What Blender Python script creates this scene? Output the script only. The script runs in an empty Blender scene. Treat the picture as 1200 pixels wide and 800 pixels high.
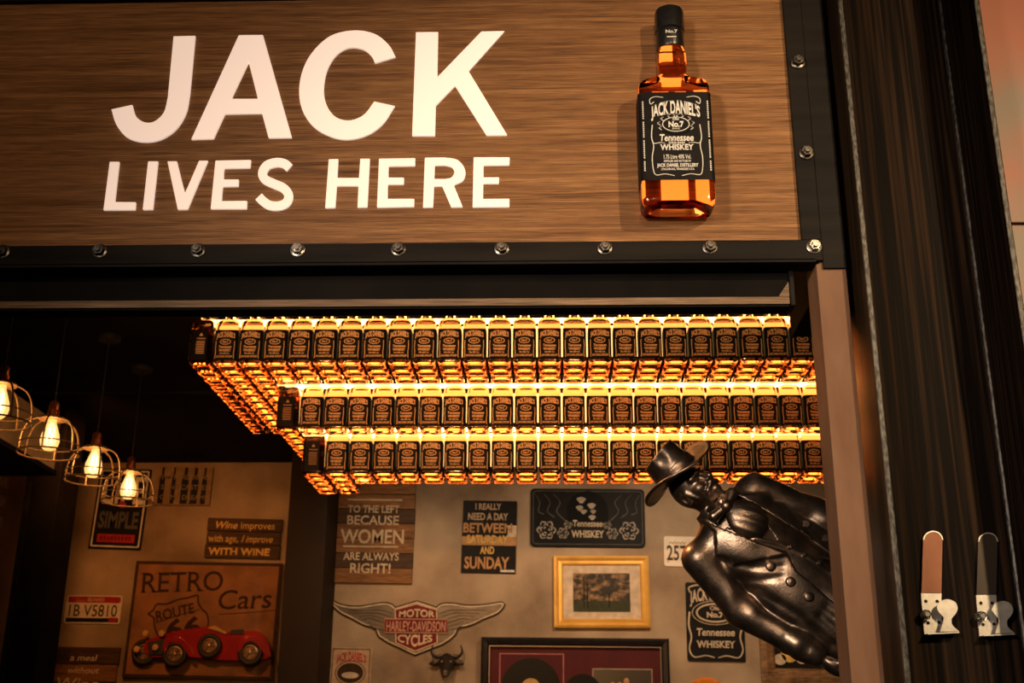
import bpy, bmesh, math, random
import numpy as np
from mathutils import Vector, Matrix
from mathutils.geometry import tessellate_polygon

scene = bpy.context.scene
COL = scene.collection
R = math.radians
rnd = random.Random(7)

# ------------------------------------------------------------------ camera
F_PX, PITCH, YAW, ROLL, CAM_Z = 1400.0, R(19.3), R(1.93), R(0.35), 1.6
_fw = Vector((-math.sin(YAW) * math.cos(PITCH), math.cos(YAW) * math.cos(PITCH), math.sin(PITCH)))
_r0 = Vector((math.cos(YAW), math.sin(YAW), 0.0))
_u0 = _r0.cross(_fw)
_rt = _r0 * math.cos(ROLL) + _u0 * math.sin(ROLL)
_up = _u0 * math.cos(ROLL) - _r0 * math.sin(ROLL)
CAM = Vector((0, 0, CAM_Z))
cam_data = bpy.data.cameras.new('camera')
cam = bpy.data.objects.new('camera', cam_data)
COL.objects.link(cam)
_m = Matrix((_rt, _up, -_fw)).transposed().to_4x4()
_m.translation = CAM
cam.matrix_world = _m
cam_data.sensor_width = 36.0
cam_data.lens = F_PX / 1200.0 * 36.0
cam_data.clip_start = 0.02
cam_data.dof.use_dof = True
cam_data.dof.focus_distance = 2.35
cam_data.dof.aperture_fstop = 9.0
scene.camera = cam

def ray(px, py):
    return _fw + _rt * ((px - 600.0) / F_PX) + _up * ((400.0 - py) / F_PX)
def at(px, py, Y):
    """point of the world plane y = Y seen at a place of the 1200x800 photograph"""
    d = ray(px, py)
    return CAM + d * (Y / d.y)

# ------------------------------------------------------------------ world, exposure
world = bpy.data.worlds.new('world'); scene.world = world
world.use_nodes = True
_bg = world.node_tree.nodes['Background']
_bg.inputs[0].default_value = (1.0, 0.86, 0.72, 1)
_bg.inputs[1].default_value = 0.010
scene.view_settings.view_transform = 'Standard'
scene.view_settings.look = 'None'
scene.view_settings.exposure = 0.0
scene.view_settings.gamma = 1.0
scene.view_settings.use_curve_mapping = False
scene.cycles.use_denoising = True
scene.cycles.max_bounces = 14
scene.cycles.transmission_bounces = 12
scene.cycles.transparent_max_bounces = 16
scene.cycles.sample_clamp_indirect = 6.0
scene.cycles.caustics_refractive = True
scene.cycles.caustics_reflective = False

def lamp(name, kind, loc, target, energy, color, size=0.1, spot=60, blend=0.5):
    d = bpy.data.lights.new(name, kind)
    d.energy = energy; d.color = color
    if kind == 'SPOT':
        d.spot_size = R(spot); d.spot_blend = blend; d.shadow_soft_size = size
    elif kind == 'AREA':
        d.size = size
    else:
        d.shadow_soft_size = size
    o = bpy.data.objects.new(name, d); COL.objects.link(o)
    o.location = loc
    if target is not None:
        o.rotation_euler = (Vector(target) - Vector(loc)).to_track_quat('-Z', 'Y').to_euler()
    return o
WARM = (1.0, 0.74, 0.48)
# track spots of the walkway in front of the bar, behind and beside the camera
lamp('walkway_spot', 'SPOT', (1.7, -1.0, 3.3), (0.75, 1.8, 2.35), 330, (1.0, 0.70, 0.38), 0.05, 42, 1.0)
lamp('walkway_spot', 'SPOT', (-1.6, -1.5, 2.5), (0.42, 2.3, 2.10), 380, (1.0, 0.80, 0.60), 0.22, 30, 0.8)
lamp('walkway_spot', 'SPOT', (0.1, -1.8, 3.1), (-0.40, 1.8, 2.6), 135, (1.0, 0.66, 0.38), 0.05, 46, 1.0)
# ceiling spots of the bar that wash the back wall
lamp('bar_spot_or_fill', 'SPOT', (-0.75, 5.0, 3.08), (-0.50, 6.4, 2.15), 45, (1.0, 0.67, 0.40), 0.05, 88, 1.0)
lamp('bar_spot_or_fill', 'SPOT', (0.60, 5.0, 3.08), (0.60, 6.4, 2.15), 66, (1.0, 0.70, 0.44), 0.05, 105, 1.0)
lamp('bar_spot_or_fill', 'SPOT', (-2.05, 5.0, 3.08), (-2.0, 6.4, 2.25), 38, (1.0, 0.34, 0.075), 0.05, 100, 1.0)
lamp('bar_spot_or_fill', 'SPOT', (-0.75, 2.75, 3.05), (0.30, 2.45, 2.08), 42, (1.0, 0.50, 0.20), 0.10, 40, 0.8)  # added warm fill, puts a copper highlight on the bronze figure
# added fill spots, hidden behind the lintel, to brighten the bottle labels
for _x in (-1.0, -0.45, 0.1):
    lamp('label_fill_spot', 'SPOT', (_x, 1.92, 2.36), (_x + 0.15, 3.7, 2.78), 60.0, (1.0, 0.46, 0.16), 0.02, 60, 1.0)

# ------------------------------------------------------------------ object helpers
def tag(o, label=None, cat=None, group=None, kind=None):
    if label: o['label'] = label
    if cat: o['category'] = cat
    if group: o['group'] = group
    if kind: o['kind'] = kind
    return o
def empty(name, loc=(0, 0, 0), rot=(0, 0, 0), **k):
    o = bpy.data.objects.new(name, None); COL.objects.link(o)
    o.empty_display_size = 0.05
    o.location = loc; o.rotation_euler = rot
    return tag(o, **k)
def link_mesh(name, me, material, parent=None, loc=(0, 0, 0), rot=(0, 0, 0), **k):
    o = bpy.data.objects.new(name, me); COL.objects.link(o)
    if material is not None and not me.materials:
        me.materials.append(material)
    o.location = loc; o.rotation_euler = rot
    if parent is not None: o.parent = parent
    return tag(o, **k)
def copy_tree(o, parent=None):
    c = o.copy(); COL.objects.link(c); c.parent = parent
    for ch in list(o.children): copy_tree(ch, c)
    return c

def catmull(pts, n=6):
    out = []
    P = [Vector(p) for p in pts]
    for i in range(len(P) - 1):
        p0 = P[i - 1] if i > 0 else P[i] * 2 - P[i + 1]
        p3 = P[i + 2] if i + 2 < len(P) else P[i + 1] * 2 - P[i]
        p1, p2 = P[i], P[i + 1]
        for k in range(n):
            t = k / n
            out.append(0.5 * ((2 * p1) + (p2 - p0) * t + (2 * p0 - 5 * p1 + 4 * p2 - p3) * t * t + (3 * p1 - p0 - 3 * p2 + p3) * t ** 3))
    out.append(P[-1])
    return out
def outline(spec):
    """list of ('l', pts) straight and ('c', pts) curved runs -> closed list of 2D points"""
    out = []
    for kind, pts in spec:
        run = [Vector(p) for p in pts] if kind == 'l' else catmull(pts)
        for p in run:
            if not out or (p - out[-1]).length > 1e-9: out.append(p)
    if (out[0] - out[-1]).length < 1e-9: out.pop()
    return out
def ribbon2d(pts, w, w1=None):
    """thick 2D stroke with flat ends -> closed outline"""
    P = [Vector(p) for p in pts]; n = len(P); L, Rr = [], []
    w1 = w if w1 is None else w1
    for i, p in enumerate(P):
        a = P[max(i - 1, 0)]; b = P[min(i + 1, n - 1)]
        d = (b - a)
        if d.length < 1e-9: d = Vector((1, 0))
        d.normalize(); nrm = Vector((-d.y, d.x))
        h = (w + (w1 - w) * i / max(n - 1, 1)) * 0.5
        L.append(p + nrm * h); Rr.append(p - nrm * h)
    return L + Rr[::-1]
def arc(cx, cy, r, a0, a1, n=16, ry=None):
    ry = r if ry is None else ry
    return [Vector((cx + r * math.cos(R(a0 + (a1 - a0) * i / n)), cy + ry * math.sin(R(a0 + (a1 - a0) * i / n)))) for i in range(n + 1)]
def rrect(x0, z0, x1, z1, r=0.0, n=4):
    if r <= 0: return [Vector((x0, z0)), Vector((x1, z0)), Vector((x1, z1)), Vector((x0, z1))]
    out = []
    for cx, cz, a in ((x1 - r, z0 + r, -90), (x1 - r, z1 - r, 0), (x0 + r, z1 - r, 90), (x0 + r, z0 + r, 180)):
        out += arc(cx, cz, r, a, a + 90, n)
    return out

class MB:
    """collects shapes and links them as one mesh object"""
    def __init__(s): s.v = []; s.f = []
    def add(s, verts, faces):
        b = len(s.v); s.v += [tuple(p) for p in verts]; s.f += [tuple(i + b for i in f) for f in faces]; return s
    def box(s, x0, x1, y0, y1, z0, z1):
        v = [(x, y, z) for z in (z0, z1) for y in (y0, y1) for x in (x0, x1)]
        return s.add(v, [(0, 2, 3, 1), (4, 5, 7, 6), (0, 1, 5, 4), (2, 6, 7, 3), (0, 4, 6, 2), (1, 3, 7, 5)])
    def bbox(s, x0, x1, y0, y1, z0, z1, b=0.002):
        """box with bevelled edges"""
        bm = bmesh.new()
        bmesh.ops.create_cube(bm, size=1.0)
        for vv in bm.verts:
            vv.co = Vector(((x0 + x1) / 2 + vv.co.x * (x1 - x0), (y0 + y1) / 2 + vv.co.y * (y1 - y0), (z0 + z1) / 2 + vv.co.z * (z1 - z0)))
        bmesh.ops.bevel(bm, geom=bm.edges[:], offset=b, segments=2, affect='EDGES', profile=0.6)
        bm.verts.ensure_lookup_table(); bm.verts.index_update()
        s.add([vv.co for vv in bm.verts], [[q.index for q in fc.verts] for fc in bm.faces]); bm.free(); return s
    def hexa(s, c):
        """8 corners: bottom ring (4) then top ring (4)"""
        return s.add(c, [(0, 3, 2, 1), (4, 5, 6, 7), (0, 1, 5, 4), (1, 2, 6, 5), (2, 3, 7, 6), (3, 0, 4, 7)])
    def plate(s, loops, y0, y1, fn=None):
        """2D outline(s) in x,z (first outer, then holes) thickened from y0 (front) to y1 (back)"""
        if loops and not isinstance(loops[0], (list, tuple)): loops = [loops]
        flat = [p for l in loops for p in l]
        tri = tessellate_polygon([[Vector((p[0], p[1], 0)) for p in l] for l in loops])
        n = len(flat)
        fn = fn or (lambda p, y: (p[0], y, p[1]))
        v = [fn(p, y0) for p in flat] + [fn(p, y1) for p in flat]
        f = []
        for t in tri:
            a, b, c = (flat[i] for i in t)
            area = (b[0] - a[0]) * (c[1] - a[1]) - (b[1] - a[1]) * (c[0] - a[0])
            t = tuple(t) if area > 0 else tuple(t[::-1])
            f.append(t)
            if y1 is not None and y1 != y0: f.append(tuple(i + n for i in t[::-1]))
        if y1 == y0:
            return s.add(v[:n], f)
        k = 0
        for l in loops:
            m = len(l)
            ar = sum(l[i][0] * l[(i + 1) % m][1] - l[(i + 1) % m][0] * l[i][1] for i in range(m))
            for i in range(m):
                a, b = k + i, k + (i + 1) % m
                f.append((a, a + n, b + n, b) if ar > 0 else (b, b + n, a + n, a))
            k += m
        return s.add(v, f)
    def loft(s, rings, cap0=True, cap1=True):
        n = len(rings[0]); v = [p for r in rings for p in r]; f = []
        for j in range(len(rings) - 1):
            for i in range(n):
                a, b = j * n + i, j * n + (i + 1) % n
                f.append((a, b, b + n, a + n))
        if cap0: f.append(tuple(range(n))[::-1])
        if cap1: f.append(tuple(range((len(rings) - 1) * n, len(rings) * n)))
        return s.add(v, f)
    def lathe(s, prof, seg=24, c=(0, 0, 0), axis='z', cap=True):
        rings = []
        for r, h in prof:
            ring = []
            for i in range(seg):
                a = 2 * math.pi * i / seg
                x, y = r * math.cos(a), r * math.sin(a)
                p = (x, y, h) if axis == 'z' else ((x, -h, y) if axis == 'y' else (h, x, y))
                ring.append((p[0] + c[0], p[1] + c[1], p[2] + c[2]))
            rings.append(ring)
        return s.loft(rings, cap, cap)
    def tube(s, pts, r, seg=8, r1=None, closed=False):
        P = [Vector(p) for p in pts]; n = len(P); rings = []
        r1 = r if r1 is None else r1
        up = Vector((0, 0, 1)); prev = None
        for i, p in enumerate(P):
            if closed: d = P[(i + 1) % n] - P[i - 1]
            else: d = P[min(i + 1, n - 1)] - P[max(i - 1, 0)]
            d.normalize()
            if prev is None:
                a = d.cross(up)
                if a.length < 1e-4: a = d.cross(Vector((1, 0, 0)))
            else:
                a = prev - d * prev.dot(d)
            a.normalize(); prev = a; b = d.cross(a)
            rr = r + (r1 - r) * i / max(n - 1, 1)
            rings.append([p + (a * math.cos(2 * math.pi * k / seg) + b * math.sin(2 * math.pi * k / seg)) * rr for k in range(seg)])
        if closed: rings.append(rings[0])
        return s.loft(rings, not closed, not closed)
    def mesh(s, name, smooth=False, fix=True):
        me = bpy.data.meshes.new(name)
        me.from_pydata(s.v, [], s.f); me.update()
        if fix:
            bm = bmesh.new(); bm.from_mesh(me)
            bmesh.ops.recalc_face_normals(bm, faces=bm.faces[:]); bm.to_mesh(me); bm.free()
        if smooth:
            me.polygons.foreach_set('use_smooth', [True] * len(me.polygons))
            try: me.set_sharp_from_angle(angle=R(38))
            except Exception: pass
        return me
    def build(s, name, material, parent=None, loc=(0, 0, 0), rot=(0, 0, 0), smooth=False, fix=True, **k):
        return link_mesh(name, s.mesh(name, smooth, fix), material, parent, loc, rot, **k)

# ------------------------------------------------------------------ materials
MATS = {}
def principled(name):
    m = bpy.data.materials.new(name); m.use_nodes = True
    nt = m.node_tree; b = nt.nodes['Principled BSDF']
    MATS[name] = m
    return m, nt, b
def rgba(c): return (c[0], c[1], c[2], 1.0)
def mat(name, c, rough=0.5, metal=0.0, c2=None, scale=(8, 8, 8), detail=6, lo=0.35, hi=0.65, bump=0.0, bscale=None,
        rvar=0.0, coat=0.0, spec=0.5):
    """principled with a two-tone noise in object space, roughness variation and fine relief"""
    if name in MATS: return MATS[name]
    m, nt, b = principled(name)
    N, Lk = nt.nodes, nt.links
    b.inputs['Base Color'].default_value = rgba(c)
    b.inputs['Roughness'].default_value = rough
    b.inputs['Metallic'].default_value = metal
    if coat: b.inputs['Coat Weight'].default_value = coat; b.inputs['Coat Roughness'].default_value = 0.08
    b.inputs['Specular IOR Level'].default_value = spec
    tc = N.new('ShaderNodeTexCoord'); mp = N.new('ShaderNodeMapping')
    mp.inputs['Scale'].default_value = scale
    Lk.new(tc.outputs['Object'], mp.inputs['Vector'])
    nz = N.new('ShaderNodeTexNoise'); nz.inputs['Scale'].default_value = 1.0; nz.inputs['Detail'].default_value = detail
    Lk.new(mp.outputs['Vector'], nz.inputs['Vector'])
    if c2 is not None:
        cr = N.new('ShaderNodeValToRGB')
        cr.color_ramp.elements[0].position = lo; cr.color_ramp.elements[1].position = hi
        cr.color_ramp.elements[0].color = rgba(c); cr.color_ramp.elements[1].color = rgba(c2)
        Lk.new(nz.outputs['Fac'], cr.inputs['Fac']); Lk.new(cr.outputs['Color'], b.inputs['Base Color'])
    if rvar:
        mr = N.new('ShaderNodeMapRange')
        mr.inputs['To Min'].default_value = max(rough - rvar, 0.02); mr.inputs['To Max'].default_value = min(rough + rvar, 1)
        Lk.new(nz.outputs['Fac'], mr.inputs['Value']); Lk.new(mr.outputs['Result'], b.inputs['Roughness'])
    if bump:
        bp = N.new('ShaderNodeBump'); bp.inputs['Strength'].default_value = bump; bp.inputs['Distance'].default_value = 0.004
        if bscale:
            n2 = N.new('ShaderNodeTexNoise'); n2.inputs['Scale'].default_value = bscale; n2.inputs['Detail'].default_value = 4
            Lk.new(tc.outputs['Object'], n2.inputs['Vector']); Lk.new(n2.outputs['Fac'], bp.inputs['Height'])
        else:
            Lk.new(nz.outputs['Fac'], bp.inputs['Height'])
        Lk.new(bp.outputs['Normal'], b.inputs['Normal'])
    return m
def emission(name, c, s):
    if name in MATS: return MATS[name]
    m, nt, b = principled(name)
    b.inputs['Base Color'].default_value = rgba(c)
    b.inputs['Roughness'].default_value = 0.3
    b.inputs['Emission Color'].default_value = rgba(c); b.inputs['Emission Strength'].default_value = s
    return m
def glass(name, c, rough=0.02, ior=1.45):
    if name in MATS: return MATS[name]
    m, nt, b = principled(name)
    b.inputs['Base Color'].default_value = rgba(c)
    b.inputs['Roughness'].default_value = rough
    b.inputs['IOR'].default_value = ior
    b.inputs['Transmission Weight'].default_value = 1.0
    return m
def wood_mat(name, c1, c2, c3, grain=(1.6, 60, 60), axis='x', rough=0.45, bump=0.25, coat=0.0):
    """long grain along one axis: broad figure + fine pores"""
    if name in MATS: return MATS[name]
    m, nt, b = principled(name); N, Lk = nt.nodes, nt.links
    tc = N.new('ShaderNodeTexCoord')
    def stretched(sx, s, det, dist=0.0):
        mp = N.new('ShaderNodeMapping')
        sc = {'x': (sx, s, s), 'y': (s, sx, s), 'z': (s, s, sx)}[axis]
        mp.inputs['Scale'].default_value = sc
        Lk.new(tc.outputs['Object'], mp.inputs['Vector'])
        nz = N.new('ShaderNodeTexNoise'); nz.inputs['Scale'].default_value = 1; nz.inputs['Detail'].default_value = det
        nz.inputs['Distortion'].default_value = dist; nz.inputs['Roughness'].default_value = 0.65
        Lk.new(mp.outputs['Vector'], nz.inputs['Vector']); return nz
    a = stretched(grain[0], grain[1], 5, 0.6); f = stretched(grain[0] * 5, grain[2] * 6, 3)
    cr = N.new('ShaderNodeValToRGB'); e = cr.color_ramp.elements
    e[0].position = 0.30; e[0].color = rgba(c1); e[1].position = 0.72; e[1].color = rgba(c3)
    k = e.new(0.5); k.color = rgba(c2)
    Lk.new(a.outputs['Fac'], cr.inputs['Fac'])
    r2 = N.new('ShaderNodeMapRange'); r2.inputs['From Min'].default_value = 0.35; r2.inputs['From Max'].default_value = 0.6
    r2.inputs['To Min'].default_value = 0.38; r2.inputs['To Max'].default_value = 1.0
    Lk.new(f.outputs['Fac'], r2.inputs['Value'])
    mx = N.new('ShaderNodeMix'); mx.data_type = 'RGBA'; mx.blend_type = 'MULTIPLY'; mx.inputs['Factor'].default_value = 1.0
    Lk.new(cr.outputs['Color'], mx.inputs[6]); Lk.new(r2.outputs['Result'], mx.inputs[7])
    Lk.new(mx.outputs[2], b.inputs['Base Color'])
    b.inputs['Roughness'].default_value = rough
    b.inputs['Specular IOR Level'].default_value = 0.2
    if coat: b.inputs['Coat Weight'].default_value = coat; b.inputs['Coat Roughness'].default_value = 0.15
    bp = N.new('ShaderNodeBump'); bp.inputs['Strength'].default_value = bump; bp.inputs['Distance'].default_value = 0.002
    Lk.new(f.outputs['Fac'], bp.inputs['Height']); Lk.new(bp.outputs['Normal'], b.inputs['Normal'])
    return m

# ------------------------------------------------------------------ lettering (built-in font, optional slab serifs)
_font_cache = {}
def cap_height():
    if 'cap' not in _font_cache:
        _font_cache['cap'] = 1.0
        v, f = text_geo('H'); _font_cache['cap'] = max(p[1] for p in v)
        del _font_cache[('H', 0.0, 0.0, 0.0, 3, 1.0)]
    return _font_cache['cap']
def text_geo(body, bold=0.0, serif=0.0, shear=0.0, res=3, space=1.0):
    """-> (verts2d, faces) of one line of lettering, height of a capital = 1, starting at x = 0"""
    key = (body, bold, serif, shear, res, space)
    if key in _font_cache: return _font_cache[key]
    cu = bpy.data.curves.new('lettering', 'FONT'); cu.body = body
    cu.resolution_u = res; cu.offset = bold; cu.space_character = space; cu.fill_mode = 'FRONT'
    ob = bpy.data.objects.new('lettering', cu); COL.objects.link(ob)
    dg = bpy.context.evaluated_depsgraph_get()
    me = ob.evaluated_get(dg).to_mesh()
    v = [(p.co.x, p.co.y) for p in me.vertices]; f = [tuple(p.vertices) for p in me.polygons]
    if serif:
        cnt = {}
        for fc in f:
            for i in range(len(fc)):
                e = tuple(sorted((fc[i], fc[(i + 1) % len(fc)]))); cnt[e] = cnt.get(e, 0) + 1
        cap = max(p[1] for p in v) if v else 0.7
        seg = []
        for (a, b_), n in cnt.items():
            if n != 1: continue
            (xa, ya), (xb, yb) = v[a], v[b_]
            if abs(ya - yb) < 0.004 and 0.02 < abs(xa - xb) < 0.62:
                seg.append((min(xa, xb), max(xa, xb), ya))
        stem = 0.09 + 2 * bold
        for x0, x1, y in seg:
            low = abs(y - min(0 - bold, 0)) < 0.03
            high = abs(y - cap) < 0.06 or abs(y - 0.53 - bold) < 0.05
            if not (low or high): continue
            s = serif * 0.55; t = serif * 0.42
            if x1 - x0 > stem * 2.3: xa, xb = x0 - s, x0 + s
            else: xa, xb = x0 - s, x1 + s
            yy0, yy1 = (y, y + t) if low else (y - t, y)
            k = len(v); v = v + [(xa, yy0), (xb, yy0), (xb, yy1), (xa, yy1)]; f = f + [(k, k + 1, k + 2, k + 3)]
    ob.evaluated_get(dg).to_mesh_clear()
    bpy.data.objects.remove(ob); bpy.data.curves.remove(cu)
    capH = cap_height()
    v = [((x + shear * y) / capH, y / capH) for x, y in v]
    _font_cache[key] = (v, f)
    return v, f
def put_text(mb, body, cx, z, h, y, width=None, bold=0.012, serif=0.0, shear=0.0, warp=None, align='c', fn=None, space=1.0):
    """add a line of lettering: centred at cx, baseline z, capital height h, fitted to width"""
    v, f = text_geo(body, bold, serif, shear, 3, space)
    if not v: return mb
    x0 = min(p[0] for p in v); x1 = max(p[0] for p in v)
    sx = h if width is None else width / max(x1 - x0, 1e-6)
    w = (x1 - x0) * sx
    ox = cx - w / 2 if align == 'c' else cx
    out = []
    for px, py in v:
        X = ox + (px - x0) * sx; Z = py * h
        if warp: X, Z = warp(X - cx, Z, w, h); X += cx
        p = (X, z + Z)
        out.append(fn(p, y) if fn else (p[0], y, p[1]))
    return mb.add(out, f)
# ------------------------------------------------------------------ materials of the place
STEEL = mat('dark_steel', (0.009, 0.008, 0.0078), 0.45, 0.0, (0.022, 0.018, 0.015), (3, 3, 26), 8, 0.35, 0.7, 0.12, rvar=0.14, spec=0.04)
BLACK = mat('black_paint', (0.005, 0.0045, 0.0045), 0.65, 0.0, (0.010, 0.008, 0.007), (6, 6, 6), spec=0.04)
BEAM = mat('streaked_black_steel', (0.005, 0.0035, 0.0028), 0.55, 0.0, (0.050, 0.026, 0.013), (150, 150, 2.2), 10, 0.45, 0.82, 0.15, rvar=0.15, spec=0.04)
MILL = mat('mill_edge_steel', (0.012, 0.010, 0.009), 0.45, 0.4, (0.085, 0.078, 0.072), (260, 260, 90), 6, 0.40, 0.62, 0.2)
BRONZE = mat('bronze_brown_steel', (0.165, 0.082, 0.048), 0.5, 0.0, (0.235, 0.130, 0.082), (24, 24, 7), 8, 0.3, 0.7, 0.1, spec=0.1)
PINK = mat('copper_stone', (0.40, 0.135, 0.080), 0.45, 0.0, (0.25, 0.19, 0.15), (5, 3, 4), 8, 0.40, 0.60, 0.05)
PLASTER = mat('ochre_plaster', (0.185, 0.130, 0.086), 0.85, 0.0, (0.42, 0.32, 0.225), (2.6, 2.6, 2.6), 14, 0.32, 0.64, 0.35, 60, spec=0.2)
PLASTER_L = PLASTER
OAK = wood_mat('oak_veneer', (0.15, 0.060, 0.021), (0.30, 0.138, 0.052), (0.45, 0.222, 0.088), (2.6, 110, 130), 'x', 0.5, 0.22, 0.0)
STRIPWOOD = wood_mat('walnut_strip', (0.16, 0.10, 0.06), (0.24, 0.15, 0.09), (0.32, 0.21, 0.13), (2, 60, 80), 'x', 0.5, 0.2)
FLOORW = wood_mat('dark_floor_boards', (0.05, 0.03, 0.018), (0.08, 0.05, 0.03), (0.11, 0.07, 0.04), (1, 20, 40), 'x', 0.5, 0.2)
NUTMETAL = mat('bolt_dark_zinc', (0.20, 0.18, 0.16), 0.32, 0.9, (0.07, 0.06, 0.055), (120, 120, 120), 4)
NUTSHINY = mat('bolt_bright_zinc', (0.72, 0.68, 0.62), 0.25, 0.95, (0.45, 0.42, 0.38), (120, 120, 120), 4)
LETTER = emission('lit_acrylic', (1.0, 0.79, 0.66), 0.55)

YS = 1.80            # front face of the oak fascia
YB = 6.40            # back wall of the bar
# ------------------------------------------------------------------ floor, ceiling, walls
ZC = 3.142
MB().box(-4, 4, -3.5, 7.0, -0.1, 0.0).build('floor', FLOORW, kind='structure')
MB().box(-3.4, 3.4, 1.88, 6.6, ZC, ZC + 0.1).build('ceiling', BLACK, kind='structure')
XL = -2.62
MB().box(-3.4, 3.4, YB, YB + 0.12, 0, ZC).build('wall_back', PLASTER, kind='structure')
MB().box(XL - 0.12, XL, 1.95, YB, 0, ZC).build('wall_left', PLASTER, kind='structure')
MB().box(3.2, 3.32, 1.95, YB, 0, ZC).build('wall_right', PLASTER, kind='structure')
# soffit running back above the left wall
xb = -2.02
za, zb = at(0, 449, xb / at(0, 449, 1.0).x).z, at(0, 515, xb / at(0, 515, 1.0).x).z
soffit = MB().box(XL, xb, 1.95, 4.7, zb, za).build('trim_1', PLASTER, kind='structure')
MB().box(XL, xb + 0.012, 1.95, 4.7, zb - 0.02, zb).build('trim_2', BLACK, kind='structure')
# black steel columns inside
c0, c1 = at(43, 545, 5.3).x, at(75, 545, 5.3).x
MB().bbox(c0, c1, 5.28, 5.5, 0, ZC, 0.004).build('trim_3', BLACK, kind='structure')
MB().box(c0 - 0.02, c0, 5.26, 5.30, 0, ZC).build('trim_4', STEEL, kind='structure')
c0, c1 = at(338, 600, 6.05).x, at(383, 600, 6.05).x
DKBROWN = mat('dark_brown_steel', (0.020, 0.012, 0.008), 0.6, 0.0, (0.030, 0.018, 0.012), (4, 4, 2), 6, spec=0.15)
MB().bbox(c0, c1, 6.05, YB, 0, ZC, 0.004).build('trim_5', DKBROWN, kind='structure')
# dark ceiling beams and conduit
MB().box(-3.3, 3.1, 2.9, 3.02, ZC - 0.07, ZC).build('trim_7', STEEL, kind='structure')
MB().tube([(XL, 4.9, ZC - 0.05), (1.5, 4.9, ZC - 0.05)], 0.012, 8).build('trim_8', STEEL, kind='structure')

# ------------------------------------------------------------------ the front: fascia, lintel, posts
XR = 0.411           # right end of the oak board
ZT, ZBOT = 2.880, 2.404
sign = empty('sign_board', (-0.55, YS, ZBOT), label='long oak fascia board with big lit white letters above the bar opening', cat='sign')
def S(p):            # world -> sign-local
    return (p[0] + 0.55, p[1] - YS, p[2] - ZBOT)
MB().box(-1.6 + 0.55, XR + 0.55, 0, 0.05, 0, ZT - ZBOT).build('board', OAK, sign)
def zoomed(ox, oz, s):
    return lambda p: (ox + p[0] / s, oz + p[1] / s)
z1, z5, z6 = zoomed(0, 0, 2.9975), zoomed(100, 170, 4.615), zoomed(340, 20, 3.333)
glyphs = [
 (z1, [[('l', [(612, 132), (688, 130)]), ('c', [(669, 335), (656, 400), (620, 458), (565, 494), (505, 502), (450, 486), (412, 443), (394, 388)]),
        ('l', [(467, 372)]), ('c', [(467, 372), (480, 412), (510, 433), (545, 430), (578, 398), (592, 345)])]]),
 (z1, [[('l', [(840, 127), (925, 126), (1027, 487), (945, 488), (922, 402), (792, 404), (752, 491), (673, 493)])], [('l', [(875, 222), (907, 350), (815, 350)])]]),
 (z6, [[('c', [(413, 160), (385, 112), (330, 70), (250, 57), (160, 78), (90, 140), (50, 215), (37, 300), (55, 380), (110, 445), (200, 481), (290, 470), (360, 425), (410, 352)]),
        ('l', [(330, 334)]), ('c', [(330, 334), (290, 385), (235, 408), (180, 395), (145, 350), (133, 290), (145, 215), (180, 155), (230, 125), (285, 130), (318, 155), (333, 184)])]]),
 (z6, [[('l', [(492, 63), (579, 62), (576, 238), (748, 60), (838, 58), (698, 215), (849, 465), (768, 466), (645, 272), (570, 350), (567, 468), (477, 468)])]]),
 (z5, [[('l', [(135, 94), (188, 94), (163, 312), (277, 313), (274, 355), (101, 356)])]]),
 (z5, [[('l', [(343, 92), (397, 92), (369, 353), (314, 354)])]]),
 (z5, [[('l', [(447, 92), (498, 91), (541, 265), (618, 88), (667, 88), (557, 352), (503, 353)])]]),
 (z5, [[('l', [(706, 88), (899, 84), (895, 129), (754, 131), (750, 190), (833, 190), (831, 228), (746, 229), (740, 307), (878, 306), (876, 350), (680, 350)])]]),
 (z5, [[('l', ribbon2d(catmull([(1107, 128), (1078, 105), (1035, 99), (985, 115), (961, 155), (975, 190), (1025, 215), (1075, 238), (1102, 275), (1090, 315), (1050, 333), (1000, 330), (965, 308), (940, 283)]), 48))]]),
 (z6, [[('l', [(152, 558), (190, 557), (186, 631), (270, 631), (275, 556), (313, 556), (303, 746), (264, 747), (268, 663), (184, 663), (178, 748), (138, 749)])]]),
 (z6, [[('l', [(348, 556), (490, 554), (489, 585), (386, 586), (385, 630), (446, 630), (445, 657), (383, 657), (382, 713), (486, 713), (485, 744), (340, 747)])]]),
 (z6, [[('l', [(527, 553)]), ('c', [(605, 552), (655, 562), (684, 600), (677, 640), (640, 660)]), ('l', [(675, 745), (630, 746), (595, 664), (563, 664), (559, 746), (520, 747)])],
       [('l', [(566, 583)]), ('c', [(605, 582), (632, 590), (642, 610), (630, 630), (605, 636)]), ('l', [(564, 636)])]]),
 (z6, [[('l', [(717, 551), (858, 551), (857, 582), (756, 583), (756, 629), (817, 629), (816, 654), (755, 654), (754, 713), (857, 712), (857, 745), (713, 746)])]]),
]
for zf, loops in glyphs:
    L2 = []
    for lp in loops:
        q = []
        for p in outline(lp):
            w = S(at(*zf(p), YS)); q.append(Vector((w[0], w[2])))
        L2.append(q)
    o = MB().plate(L2, -0.004, 0.001).build('letter', LETTER, sign)
    bv = o.modifiers.new('bevel', 'BEVEL'); bv.width = 0.0012; bv.segments = 2; bv.limit_method = 'ANGLE'; bv.angle_limit = R(50)

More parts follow.
